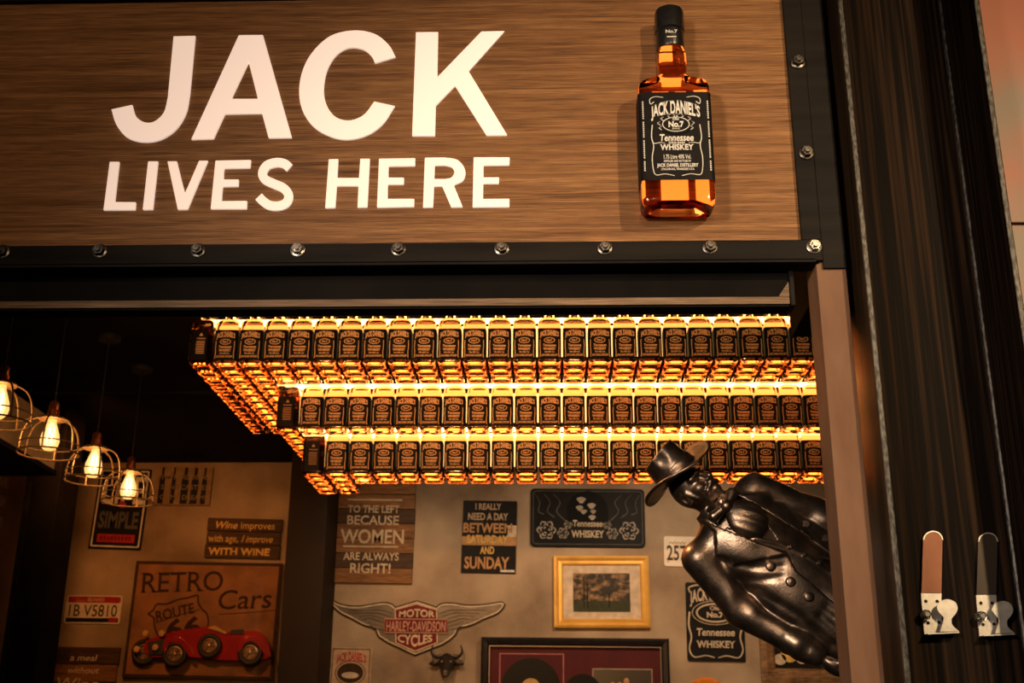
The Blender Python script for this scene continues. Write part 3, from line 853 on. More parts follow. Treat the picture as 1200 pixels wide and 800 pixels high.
rose(w, .14, .28, .040); rose(w, .86, .28, .040); rose(w, .285, .23, .024); rose(w, .715, .23, .024); rose(w, .33, .38, .018); rose(w, .67, .38, .018)
for s_ in (-1, 1):
    for k in range(3):
        a = [w.uv(.5 + s_ * (.20 + .09 * k), .45 + .05 * k), w.uv(.5 + s_ * (.27 + .08 * k), .60), w.uv(.5 + s_ * (.24 + .09 * k), .76), w.uv(.5 + s_ * (.30 + .08 * k), .90)]
        w.shape(ribbon2d(catmull(a, 5), .006, .002), P_GREY, 'scroll')
dome = [w.uv(.32, .42), w.uv(.68, .42)] + [w.uv(.5 + .18 * math.cos(R(a)), .62 + .34 * math.sin(R(a))) for a in range(0, 181, 15)]
w.shape(dome, paint('sign_deep_black', (0.004, 0.004, 0.004)), 'dome', 0.0016)
for u, v, r_ in ((.445, .80, .022), (.43, .66, .018), (.465, .60, .016), (.535, .70, .020), (.55, .60, .014), (.54, .50, .017)):
    c = w.uv(u, v)
    w.shape([Vector((c.x + r_ * math.cos(R(a)) * (1 + .3 * math.sin(R(3 * a))), c.y + r_ * .8 * math.sin(R(a)))) for a in range(0, 360, 24)], ROSEM, 'blossom', 0.0024)

# --- gold picture frame
GOLD = mat('gilt_frame', (0.95, 0.56, 0.14), 0.42, 0.45, (0.80, 0.44, 0.09), (14, 14, 14), 6, bump=0.05)
def moulding(w, m, fw, prof, name='frame_side'):
    """four mitred mouldings; prof = list of (inset fraction, y)"""
    x0, x1, z0, z1_ = -w.W / 2, w.W / 2, 0, w.H
    for k in range(4):
        rings = []
        for c in range(2):
            ring = []
            for fr, y in prof:
                d = fr * fw
                cs = [(x0 + d, z0 + d), (x1 - d, z0 + d), (x1 - d, z1_ - d), (x0 + d, z1_ - d)]
                q = cs[(k + c) % 4]; ring.append((q[0], y, q[1]))
            rings.append(ring)
        MB().loft(rings).build(name, m, w.root)
def glass_pane(w, inset, y):
    pm = glass('picture_glass', (0.98, 0.98, 0.98), 0.0, 1.1)
    MB().box(-w.W / 2 + inset, w.W / 2 - inset, y, y + 0.002, inset, w.H - inset).build('pane', pm, w.root)
w = WallSign('picture_frame', 'gold framed small photograph with wide cream mount', 'picture', (649, 651), (760, 651), (650, 735), 0.03)
moulding(w, GOLD, 0.047, [(0, 0), (0, -.026), (.25, -.031), (.55, -.022), (.85, -.026), (1, -.016), (1, 0)])
w.f = -0.010
MB().box(-w.W / 2 + .04, w.W / 2 - .04, w.f, 0, .04, w.H - .04).build('mount', paint('cream_mount', (0.62, 0.50, 0.38)), w.root)
PHOTO = mat('old_photograph', (0.018, 0.013, 0.008), 0.5, 0.0, (0.34, 0.20, 0.10), (26, 26, 38), 12, 0.46, 0.72, spec=0.2)
a, b = w.loc(672, 716), w.loc(738, 671)
MB().box(a.x, b.x, w.f - .002, w.f, a.y, b.y).build('photograph', PHOTO, w.root)
GRN = paint('photo_green', (0.05, 0.055, 0.03))
MB().box(a.x, b.x, w.f - .003, w.f - .002, a.y, a.y + (b.y - a.y) * .28).build('photo_foreground', GRN, w.root)
TRK = paint('photo_dark', (0.02, 0.016, 0.012))
for u, h in ((.18, .9), (.24, .75), (.62, .5)):
    xx = a.x + (b.x - a.x) * u
    MB().box(xx, xx + .006, w.f - .0036, w.f - .003, a.y + .02, a.y + (b.y - a.y) * h).build('photo_tree', TRK, w.root)

# --- number plate 257
PLATEW = mat('plate_white', (0.70, 0.62, 0.50), 0.45, 0.0, (0.60, 0.50, 0.38), (20, 20, 20))
w = WallSign('number_plate', 'cream number plate reading 257 beside the bronze figure', 'plate', (778, 628), (824, 629), (779, 663), 0.006)
w.board(PLATEW, 0.012)
m = MB(); put_text(m, '257', w.loc(793, 656).x, w.loc(793, 656).y, .075, w.f - .003, .105, .02)
m.build('digits', paint('plate_brown_ink', (0.10, 0.06, 0.035)), w.root, fix=False)
sq = [w.loc(784 + 2.2 * k, 636.5 - (1.8 if k % 2 else -0.6)) for k in range(10)]
w.shape(ribbon2d(catmull(sq, 4), .0045), P_ORANGE, 'script')
for px in (783, 819):
    q = w.loc(px, 658); MB().lathe([(.004, .006), (.004, .009)], 10, (q.x, 0, q.y), 'y').build('screw', NUTMETAL, w.root)

# --- black number seven tin
w = WallSign('label_tin_sign', 'tall black tin sign with white whiskey label lettering behind the bronze figure', 'sign', (803, 682), (870, 683), (806, 774), 0.010)
w.board(P_BLACK, 0.010)
m = MB(); W2, H2 = w.W, w.H
put_text(m, "JACK DANIEL'S", 0, H2 * .73, H2 * .13, w.f - .0016, W2 * .86, .03, .10, warp=arch(H2 * .09))
oval_ring(m, 0, H2 * .61, W2 * .33, H2 * .125, W2 * .03, w.f - .0016); oval_ring(m, 0, H2 * .61, W2 * .40, H2 * .155, W2 * .012, w.f - .0016)
put_text(m, 'Old', 0, H2 * .645, H2 * .05, w.f - .0016, W2 * .17, .03, .08); put_text(m, 'No.7', 0, H2 * .555, H2 * .065, w.f - .0016, W2 * .30, .04, .1)
put_text(m, 'Tennessee', 0, H2 * .32, H2 * .09, w.f - .0016, W2 * .66, .025, .06, .12); put_text(m, 'WHISKEY', 0, H2 * .17, H2 * .085, w.f - .0016, W2 * .68, .03, .09)
m.build('lettering', P_CREAM, w.root, fix=False)
for s_ in (-1, 1):
    w.shape(ribbon2d(catmull([(s_ * W2 * .44, H2 * .62), (s_ * W2 * .46, H2 * .45), (s_ * W2 * .42, H2 * .30), (s_ * W2 * .46, H2 * .15), (s_ * W2 * .38, H2 * .05), (s_ * W2 * .18, H2 * .07), (s_ * W2 * .03, H2 * .045)], 5), .009, .005), P_CREAM, 'scroll')
    w.shape(ribbon2d(catmull([(s_ * W2 * .10, H2 * .95), (s_ * W2 * .30, H2 * .965), (s_ * W2 * .44, H2 * .93), (s_ * W2 * .42, H2 * .87)], 5), .005, .008), P_CREAM, 'scroll')

# --- winged motorcycle shield
z = zoomed(380, 690, 5.4545)
wing = WallSign('winged_sign', 'embossed metal sign with silver wings and a dark red shield', 'sign', (388, 705), (590, 706), (388, 766), 0.012)
def wl(p): q = z(p); return wing.loc(*q)
left_up = [(52, 78), (75, 95), (110, 108), (170, 118), (230, 118), (300, 107), (360, 97), (400, 97), (430, 108), (452, 128)]
right_up = [(722, 128), (735, 112), (765, 100), (830, 100), (900, 112), (980, 112), (1060, 103), (1120, 93), (1143, 95)]
right_dn = [(1143, 95), (1135, 115), (1105, 145), (1060, 165), (1010, 185), (960, 210), (910, 228), (870, 235), (845, 250), (830, 285), (818, 296), (808, 306), (798, 312), (788, 322), (775, 327), (762, 338), (740, 348)]
left_dn = [(450, 350), (425, 338), (412, 335), (402, 323), (388, 320), (378, 308), (362, 303), (350, 285), (338, 255), (315, 235), (270, 225), (225, 205), (190, 185), (150, 165), (110, 145), (80, 120), (55, 95)]
out = catmull(left_up, 3) + [Vector((590, 85))] + catmull(right_up, 3) + catmull(right_dn[1:], 2) + [Vector((580, 412))] + catmull(left_dn, 2)
OUT = [wl(p) for p in out]
cen = sum(OUT, Vector((0, 0))) / len(OUT)
def grow(pts, d):
    n_ = len(pts); ar = sum(pts[i].x * pts[(i + 1) % n_].y - pts[(i + 1) % n_].x * pts[i].y for i in range(n_)); sg = 1 if ar > 0 else -1
    o_ = []
    for i, p in enumerate(pts):
        e = pts[(i + 1) % n_] - pts[i - 1]; e.normalize(); o_.append(p + Vector((e.y, -e.x)) * d * sg)
    return o_
MB().plate(grow(OUT, .012), wing.f + .004, 0).build('backing', P_BLACK, wing.root)
MB().plate(grow(OUT, .005), wing.f + .001, wing.f + .004).build('cream_edge', P_CREAM, wing.root)
SILV = mat('brushed_silver', (0.115, 0.098, 0.082), 0.38, 0.5, (0.07, 0.058, 0.048), (12, 12, 40), 6, bump=0.1)
MB().plate(grow(OUT, -.003), wing.f - .002, wing.f + .001).build('wing_plate', SILV, wing.root)
for s_ in (0, 1):       # feathers
    for k in range(6):
        pts = [(440 - 6 * k, 150 + 22 * k), (370 - 12 * k, 128 + 22 * k), (280 + 4 * k, 130 + 17 * k), (150 + 34 * k, 132 + 20 * k)]
        if s_: pts = [(1174 - a, b_) for a, b_ in pts]
        f = MB().plate(ribbon2d([wl(p) for p in catmull([Vector(p) for p in pts], 4)], .013, .004), wing.f - .010, wing.f - .002)
        f.build('feather', SILV, wing.root)
shield = [wl(p) for p in ((452, 132), (590, 92), (722, 132), (726, 345), (580, 402), (456, 345))]
MB().plate(shield, wing.f - .008, wing.f - .001).build('shield', P_MAROON, wing.root)
sh = [shield[i] for i in range(6)]
MB().plate([grow(sh, -.0), grow(sh, -.006)], wing.f - .0088, wing.f - .0088).build('shield_edge', P_CREAM, wing.root, fix=False)
bar = [wl(p) for p in ((385, 283), (790, 287), (788, 192), (387, 188))]
bn = MB().plate(bar, wing.f - .014, wing.f - .002).build('banner', P_MAROON, wing.root)
MB().plate([grow(bar, 0), grow(bar, -.006)], wing.f - .0148, wing.f - .0148).build('banner_edge', paint('sign_tan_red', (0.45, 0.25, 0.17)), wing.root, fix=False)
def wtext(body, x0, x1, zb_, zt_, y, m, warp=None, bold=.03):
    a, b_ = wl((x0, zb_)), wl((x1, zt_)); mb = MB()
    put_text(mb, body, (a.x + b_.x) / 2, a.y, b_.y - a.y, y, b_.x - a.x, bold, 0, 0, warp); mb.build('lettering', m, wing.root, fix=False)
wtext('MOTOR', 478, 708, 178, 146, wing.f - .0098, P_CREAM, lambda x, z_, W, H: (x, z_ * (1 + .55 * (1 - abs(x) / (W / 2)))))
wtext('HARLEY-DAVIDSON', 398, 778, 270, 210, wing.f - .0160, paint('sign_pale_pink', (0.50, 0.30, 0.22)), None, .015)
wtext('CYCLES', 470, 692, 332, 296, wing.f - .0098, P_CREAM, lambda x, z_, W, H: (x, z_ - (H - z_) * .9 * (1 - abs(x) / (W / 2))))

# --- small cream poster
w = WallSign('paper_poster', 'small faded cream and red poster with a dark oval', 'poster', (389, 758), (436, 759), (387, 826), 0.006)
w.board(paint('poster_cream', (0.52, 0.36, 0.24), 0.7), 0.0)
w.border(P_DARKBR, .006, .004, r=.004)
w.line("JACK DANIEL'S", .5, .74, .12, .74, P_RED, .03, .08, warp=arch(w.H * .06))
c = w.uv(.5, .56)
w.shape([Vector((c.x + .068 * math.cos(R(a)), c.y + .050 * math.sin(R(a)))) for a in range(0, 360, 12)], P_DARKBR, 'oval', .0012)
oval_ring(_m2 := MB(), c.x, c.y, .080, .062, .004, w.f - .0014); _m2.build('oval_ring', P_DARKBR, w.root, fix=False)
w.shape([Vector((c.x + .045 * math.cos(R(a)), c.y - .012 + .016 * math.sin(R(a)))) for a in range(0, 360, 20)], P_CREAM, 'figure', .002)
w.rect(.25, .30, .75, .36, P_DARKBR, 'rule')

# --- bull head
c = at(523, 781, YB - .05)
bull = empty('bull_head', (c.x, YB - .001, c.z - .06), label='small dark bull head with curved horns mounted on the wall', cat='ornament')
IRON = mat('cast_iron', (0.030, 0.020, 0.014), 0.4, 0.6, (0.055, 0.038, 0.026), (40, 40, 40), 5, bump=0.2)
rings = []
for y, zc_, rx, rz in ((0, .085, .030, .038), (-.02, .085, .040, .046), (-.045, .078, .042, .042), (-.065, .055, .030, .034), (-.085, .035, .024, .026), (-.097, .026, .022, .020), (-.104, .024, .014, .012)):
    rings.append([(rx * math.cos(2 * math.pi * i / 18), y, zc_ + rz * math.sin(2 * math.pi * i / 18)) for i in range(18)])
MB().loft(rings).build('head', IRON, bull, smooth=True)
for s_ in (-1, 1):
    hp = catmull([(s_ * .028, -.03, .115), (s_ * .060, -.035, .112), (s_ * .080, -.04, .135), (s_ * .072, -.045, .170)], 5)
    MB().tube(hp, .012, 8, .003).build('horn', IRON, bull, smooth=True)
    er = [[(s_ * (.036 + .055 * t), -.03 + .012 * math.cos(a) * math.sin(math.pi * (t * .8 + .15)), .088 - .012 * t + .016 * math.sin(a) * math.sin(math.pi * (t * .8 + .15))) for a in [2 * math.pi * i / 8 for i in range(8)]] for t in (0, .25, .5, .75, 1)]
    MB().loft(er).build('ear', IRON, bull, smooth=True)
    MB().lathe([(.0045, .0), (.004, .003), (.001, .004)], 10, (s_ * .022, -.058, .085), 'y').build('eye', P_CREAM, bull)
    MB().lathe([(.004, .0), (.003, .002)], 8, (s_ * .009, -.104, .027), 'y').build('nostril', P_BLACK, bull)

# --- framed records
w = WallSign('record_frame', 'black framed burgundy display with two vinyl records and a photo', 'picture', (564, 746), (784, 748), (565, 905), 0.045)
FRB = mat('black_lacquer_frame', (0.012, 0.010, 0.010), 0.22, 0.0, (0.02, 0.016, 0.015), (20, 20, 20), coat=0.5)
moulding(w, FRB, 0.040, [(0, 0), (0, -.040), (.3, -.046), (.8, -.040), (1, -.030), (1, 0)])
w.f = -.012
MB().box(-w.W / 2 + .035, w.W / 2 - .035, w.f, 0, .035, w.H - .035).build('mount', mat('burgundy_mount', (0.075, 0.006, 0.009), 0.6, 0.0, (0.05, 0.004, 0.006), (6, 6, 6), spec=0.2), w.root)
RIMS = mat('silver_fillet', (0.16, 0.13, 0.11), 0.35, 0.6)
MB().plate([rrect(-w.W / 2 + .041, .041, w.W / 2 - .041, w.H - .041), rrect(-w.W / 2 + .046, .046, w.W / 2 - .046, w.H - .046)], -.032, -.026).build('fillet', RIMS, w.root)
a, b = w.loc(583, 900), w.loc(661, 765)
MB().plate([rrect(a.x, a.y, b.x, b.y), rrect(a.x + .006, a.y + .006, b.x - .006, b.y - .006)], w.f - .002, w.f).build('inlay_line', paint('inlay_pink', (0.40, 0.14, 0.14)), w.root)
VINYL = mat('vinyl', (0.006, 0.006, 0.007), 0.35, 0.0, (0.010, 0.009, 0.009), (200, 200, 200), spec=0.08)
LBL = paint('record_label', (0.50, 0.30, 0.12))
for px, py, rr in ((622, 806, .152), (683, 812, .098)):
    q = w.loc(px, py)
    prof = [(rr, .000), (rr, .004)] + [(rr * (1 - .09 * k) - (.002 if k % 2 else 0), .004 + (.0003 if k % 2 else 0)) for k in range(1, 7)] + [(rr * .36, .004)]
    MB().lathe(prof, 48, (q.x, w.f - .002, q.y), 'y').build('vinyl_record', VINYL, w.root, smooth=False)
    MB().lathe([(rr * .33, .0062), (rr * .33, .0070), (.006, .0070)], 32, (q.x, w.f - .002, q.y), 'y').build('record_label', LBL, w.root)
a, b = w.loc(695, 850), w.loc(765, 783)
MB().box(a.x, b.x, w.f - .004, w.f, a.y, b.y).build('photo_border', paint('photo_border', (0.36, 0.24, 0.20)), w.root)
MB().box(a.x + .006, b.x - .006, w.f - .006, w.f - .004, a.y + .006, b.y - .006).build('photo', mat('stage_photo', (0.012, 0.010, 0.009), 0.3), w.root)
SKIN = paint('photo_warm_figures', (0.46, 0.24, 0.13))
for k in range(6):
    cx, cz = a.x + (b.x - a.x) * (.22 + .115 * k), b.y - .075 - .02 * abs(k - 2.5) + .02 * (k % 2)
    MB().plate([Vector((cx + .014 * math.cos(R(t)), cz + .019 * math.sin(R(t)))) for t in range(0, 360, 30)], w.f - .0068, w.f - .006).build('photo_head', SKIN, w.root)
    MB().plate([Vector((cx - .022, cz - .10)), Vector((cx + .022, cz - .10)), Vector((cx + .014, cz - .02)), Vector((cx - .014, cz - .02))], w.f - .0066, w.f - .006).build('photo_torso', SKIN if k % 2 else P_GREY, w.root)

# --- wooden framed picture behind the figure
w = WallSign('wooden_picture', 'wood framed dark picture with a pale sitting shape behind the bronze arm', 'picture', (888, 700), (990, 701), (889, 800), 0.03)
moulding(w, wood_mat('frame_wood', (0.16, 0.08, 0.035), (0.26, 0.14, 0.065), (0.33, 0.19, 0.09), (20, 20, 3), 'z', 0.5, 0.2), 0.075, [(0, 0), (0, -.026), (.4, -.032), (.85, -.024), (1, -.014), (1, 0)])
w.f = -.010
MB().box(-w.W / 2 + .07, w.W / 2 - .07, w.f, 0, .07, w.H - .07).build('canvas', paint('canvas_black', (0.016, 0.012, 0.010)), w.root)
for px, py, rx, rz in ((926, 764, .045, .05), (915, 772, .032, .028), (940, 770, .03, .032)):
    q = w.loc(px, py)
    MB().plate([Vector((q.x + rx * math.cos(R(t)), q.y + rz * math.sin(R(t)))) for t in range(0, 360, 24)], w.f - .002, w.f).build('painted_shape', P_YELLOW if px == 926 else P_CREAM, w.root)

# --- round orange sign
c = at(829, 823, YB - .03)
disc = empty('round_sign', (c.x, YB - .001, c.z - .13), label='round orange sign low on the wall below the black tin', cat='sign')
ORNG = paint('sign_orange', (0.72, 0.22, 0.035), 0.4)
MB().lathe([(.125, 0), (.125, .012), (.118, .020), (.108, .020), (.10, .016), (.001, .016)], 48, (0, 0, .13), 'y').build('disc', ORNG, disc, smooth=True)
MB().lathe([(.092, .0165), (.092, .019), (.001, .019)], 48, (0, 0, .13), 'y').build('centre', P_CREAM, disc)

# --- LIFE sign
w = WallSign('framed_poster', 'black poster with the words life and simple, partly behind a pendant lamp', 'poster', (118, 548), (178, 550), (110, 642), 0.010)
w.board(P_BLACK, 0.006)
w.border(P_WHITE, .010, .008, r=.008)
w.line('LIFE', .53, .56, .33, .80, P_WHITE, .015)
w.line('SIMPLE', .5, .26, .19, .76, P_GREY, .03)
w.rect(.14, .08, .86, .18, P_RED, 'red_band', .0012)
for q in range(9): w.rect(.20 + .068 * q, .105, .245 + .068 * q, .155, P_MAROON, 'band_mark', .002)
c = w.uv(.53, .55)
w.shape([Vector((c.x + .020 * math.cos(R(a)), c.y + .020 * math.sin(R(a)))) for a in range(0, 360, 20)], P_RED, 'dot', .0020)

# --- pale sign with dark bottle silhouettes
w = WallSign('silhouette_sign', 'pale sign with black bottle silhouettes and faint lettering near the wall top', 'sign', (186, 546), (250, 547), (183, 591), 0.014)
w.board(paint('sign_ochre', (0.26, 0.17, 0.09), 0.7), 0.0)
for k, (u, wd) in enumerate(((.10, .10), (.31, .07), (.52, .13), (.70, .13), (.87, .09))):
    q = w.uv(u, 0); hw = wd * w.W / 2
    w.shape([Vector((q.x - hw, w.H * .03)), Vector((q.x + hw, w.H * .03)), Vector((q.x + hw, w.H * .66)), Vector((q.x + hw * .45, w.H * .78)), Vector((q.x + hw * .45, w.H * .97)), Vector((q.x - hw * .45, w.H * .97)), Vector((q.x - hw * .45, w.H * .78)), Vector((q.x - hw, w.H * .66))], P_BLACK, 'bottle_silhouette', .001)
for b, v in (("I'M BUILDING", .66), ('SANDCASTLES', .40), ('OF MY DREAMS', .14)):
    w.line(b, .52, v, .12, .86, paint('sign_faded_grey', (0.22, 0.17, 0.11)), .01, .06, lift=.0022)

# --- wine sign of three planks
w = WallSign('plank_sign', 'dark three-plank sign reading wine improves with age', 'sign', (244, 606), (331, 608), (240, 653), 0.02)
for k in range(3):
    MB().bbox(-w.W / 2 + .003 * (k % 2), w.W / 2 - .004 * (k == 1), w.f, 0, w.H * k / 3 + .0015, w.H * (k + 1) / 3 - .0015, .002).build('plank', PLANK_D, w.root)
w.line('Wine', .26, .735, .17, .30, P_YELLOW, .02, .07, .25); w.line('improves', .68, .735, .17, .46, P_YELLOW, .012, .06)
w.line('with age,', .235, .40, .17, .40, P_YELLOW, .012, .06); w.line('I improve', .69, .40, .17, .42, P_YELLOW, .006, .05, .3)
w.line('WITH WINE', .46, .08, .17, .84, P_YELLOW, .035, .11)

# --- meal sign
w = WallSign('plank_sign', 'brown plank sign with pale handwriting at the lower left corner', 'sign', (62, 757), (141, 758), (52, 840), 0.02)
for k in range(4):
    MB().bbox(-w.W / 2 + .004 * (k % 2), w.W / 2 - .003 * (k % 3), w.f, 0, w.H * k / 4 + .002, w.H * (k + 1) / 4 - .002, .002).build('plank', (PLANK_A, PLANK_D, PLANK_A, PLANK_D)[k], w.root)
w.line('a meal', .48, .80, .085, .40, P_CREAM, .008, 0, .15); w.line('without', .50, .62, .085, .46, P_CREAM, .008, 0, .15)
w.line('Wine', .44, .40, .15, .62, P_CREAM, .012, 0, .15)

# --- red and white licence plate
w = WallSign('licence_plate', 'red white and blue licence plate reading 1B V5810', 'plate', (79, 697), (144, 698), (75, 730), 0.006)
w.board(PLATEW, 0.014)
RIM = w.border(P_WHITE, .001, .006, r=.013)
w.rect(.03, .74, .97, .96, P_RED, 'red_band', .001, .008)
w.rect(.03, .05, .97, .20, paint('sign_navy', (0.012, 0.014, 0.03)), 'blue_band', .001); w.rect(.80, .05, .95, .22, P_RED, 'sticker', .0016)
w.line('IDAHO', .53, .79, .11, .30, P_CREAM, .02, .08); w.line('Scenic', .27, .77, .09, .20, P_ORANGE, .01, 0, .2)
w.line('1B V5810', .5, .26, .40, .86, paint('plate_dark_ink', (0.02, 0.018, 0.02)), .004)
for u in (.10, .92):
    q = w.uv(u, .80); MB().lathe([(.005, .006), (.005, .009)], 10, (q.x, 0, q.y), 'y').build('screw', NUTMETAL, w.root)
# ------------------------------------------------------------------ the big rusty car picture with its relief car
w = WallSign('relief_sign', 'large rust brown retro cars sign with a red roadster in relief', 'sign', (160, 657), (331, 660), (147, 793), 0.025)
w.board(RUST, 0.0)
w.border(P_DARKBR, 0.0, .016, r=.001)
z8 = zoomed(120, 530, 2.963)
def rl(x, y): return w.loc(*z8((x, y)))
def rtext(body, x0, x1, yb_, yt_, m, bold, serif, rot=0.0, shear=0.0, warp=None, name='lettering'):
    a, b = rl(x0, yb_), rl(x1, yt_); mb = MB()
    cx, cz = (a.x + b.x) / 2, a.y
    put_text(mb, body, 0, 0, abs(b.y - a.y), 0, b.x - a.x, bold, serif, shear, warp)
    c_, s_ = math.cos(rot), math.sin(rot)
    mb.v = [(cx + x * c_ - z * s_, w.f - .0016, cz + x * s_ + z * c_) for x, y, z in mb.v]
    return mb.build(name, m, w.root, fix=False)
INKB = paint('rust_sign_ink', (0.045, 0.022, 0.012))
rtext('RETRO', 133, 424, 480, 418, INKB, .004, .09, R(2.5))
rtext('Cars', 402, 592, 540, 478, INKB, .004, .08, R(3), .12)
w.shape(ribbon2d([rl(402, 562), rl(500, 556), rl(606, 548)], .004), INKB, 'rule')
shd = [rl(*p) for p in catmull([Vector(p) for p in ((160, 560), (178, 548), (190, 528), (225, 527), (262, 512), (300, 505), (330, 497), (332, 520), (345, 545), (362, 560), (366, 600), (340, 640), (260, 655), (200, 640), (182, 600), (180, 575), (160, 560))], 3)]
w.shape([grow(shd, .006), grow(shd, -.003)], INKB, 'shield_outline')
w.shape(ribbon2d([rl(186, 592), rl(255, 568), rl(338, 545)], .005), INKB, 'shield_bar')
rtext('ROUTE', 188, 325, 570, 538, INKB, .02, 0, R(14))
rtext('66', 222, 350, 640, 578, INKB, .03, 0, R(8))
CARRED = mat('car_red', (0.36, 0.014, 0.016), 0.25, 0.1, (0.27, 0.010, 0.012), (10, 10, 10), coat=0.6)
TYRE = mat('tyre_rubber', (0.014, 0.012, 0.011), 0.6)
HUB = mat('wheel_brass', (0.34, 0.22, 0.13), 0.35, 0.7)
CREAMW = paint('car_windscreen', (0.60, 0.36, 0.14))
def relief(pts, y0, y1, m, name, bev=.006):
    o = MB().plate([rl(*p) for p in pts], w.f - y0, w.f - y1).build(name, m, w.root)
    bv = o.modifiers.new('bevel', 'BEVEL'); bv.width = bev; bv.segments = 3; bv.limit_method = 'ANGLE'; bv.angle_limit = R(40)
    return o
body = [(150, 690)] + [tuple(p) for p in catmull([Vector(p) for p in ((160, 655), (205, 640), (270, 622), (345, 610), (390, 606), (440, 624), (500, 622), (548, 624), (578, 655), (592, 712))], 4)] + [(560, 722), (440, 724), (330, 714), (240, 712), (180, 712)]
relief(body, .040, .0, CARRED, 'car_body', .012)
def wheel(cx, cy, r, y):
    q = rl(cx, cy); R_ = (rl(cx + r, cy) - q).length
    ring = [[(q.x + (R_ * .80 + R_ * .20 * math.cos(b)) * math.cos(a), w.f - y + R_ * .20 * math.sin(b), q.y + (R_ * .80 + R_ * .20 * math.cos(b)) * math.sin(a)) for b in [2 * math.pi * i / 10 for i in range(10)]] for a in [2 * math.pi * j / 28 for j in range(28)]]
    ring.append(ring[0])
    MB().loft(ring, False, False).build('tyre', TYRE, w.root, smooth=True)
    MB().lathe([(R_ * .62, 0), (R_ * .62, .008), (R_ * .50, .012), (R_ * .46, .006), (R_ * .14, .006), (R_ * .12, .016), (.001, .018)], 24, (q.x, w.f - y, q.y), 'y').build('hub', HUB, w.root, smooth=True)
    for k in range(8):
        a = 2 * math.pi * k / 8
        MB().tube([(q.x + R_ * .1 * math.cos(a), w.f - y - .010, q.y + R_ * .1 * math.sin(a)), (q.x + R_ * .52 * math.cos(a), w.f - y - .011, q.y + R_ * .52 * math.sin(a))], .0022, 5).build('spoke', HUB, w.root)
wheel(150, 694, 45, .02); wheel(262, 703, 44, .052); wheel(382, 675, 42, .055); wheel(522, 698, 44, .052)
relief([tuple(p) for p in catmull([Vector(p) for p in ((222, 690), (228, 660), (255, 645), (290, 650), (315, 680), (330, 712), (316, 712), (300, 690), (280, 668), (255, 662), (238, 676), (232, 700))], 3)], .066, .03, CARRED, 'front_fender', .008)
relief([tuple(p) for p in catmull([Vector(p) for p in ((478, 700), (484, 665), (505, 645), (545, 645), (572, 672), (590, 712), (576, 712), (560, 685), (535, 662), (508, 664), (492, 690))], 3)], .066, .03, CARRED, 'rear_fender', .008)
relief([(372, 612), (398, 604), (442, 628), (436, 634)], .050, .035, CREAMW, 'windscreen', .003)
relief([(448, 634), (454, 618), (496, 616), (500, 634)], .046, .036, TYRE, 'cockpit', .003)
for cx, cy in ((162, 632), (218, 632), (196, 680), (132, 686)):
    q = rl(cx, cy)
    MB().lathe([(.016, .0), (.018, .012), (.015, .020), (.001, .023)], 16, (q.x, w.f - .045, q.y), 'y').build('headlamp', CREAMW, w.root, smooth=True)
relief([(165, 660), (228, 650), (232, 706), (172, 706)], .048, .03, TYRE, 'radiator', .006)
# ------------------------------------------------------------------ pendant lamps
BRASS = mat('aged_brass_cage', (0.55, 0.36, 0.19), 0.4, 0.6, (0.35, 0.22, 0.11), (40, 40, 40))
COPPER = mat('copper_socket', (0.35, 0.10, 0.05), 0.35, 0.7, (0.22, 0.06, 0.03), (40, 40, 40))
CORD = mat('black_cord', (0.012, 0.011, 0.011), 0.7)
def bulb_glow(name, c, s, fac):
    m, nt, b = principled(name); N, Lk = nt.nodes, nt.links
    e = N.new('ShaderNodeEmission'); e.inputs[0].default_value = rgba(c); e.inputs[1].default_value = s
    t = N.new('ShaderNodeBsdfTransparent'); x = N.new('ShaderNodeMixShader'); x.inputs[0].default_value = fac
    Lk.new(t.outputs[0], x.inputs[1]); Lk.new(e.outputs[0], x.inputs[2]); Lk.new(x.outputs[0], N['Material Output'].inputs['Surface'])
    return m
BULBG = bulb_glow('glowing_bulb_glass', (1.0, 0.50, 0.14), 2.2, 0.45)
GLOWC = bulb_glow('glowing_bulb_core', (1.0, 0.66, 0.26), 3.2, 0.6)
FIL = emission('filament', (1.0, 0.60, 0.22), 30.0)
zb_ = 2.572
def ring_pts(r, z, n=36): return [(r * math.cos(2 * math.pi * i / n), r * math.sin(2 * math.pi * i / n), z) for i in range(n)]
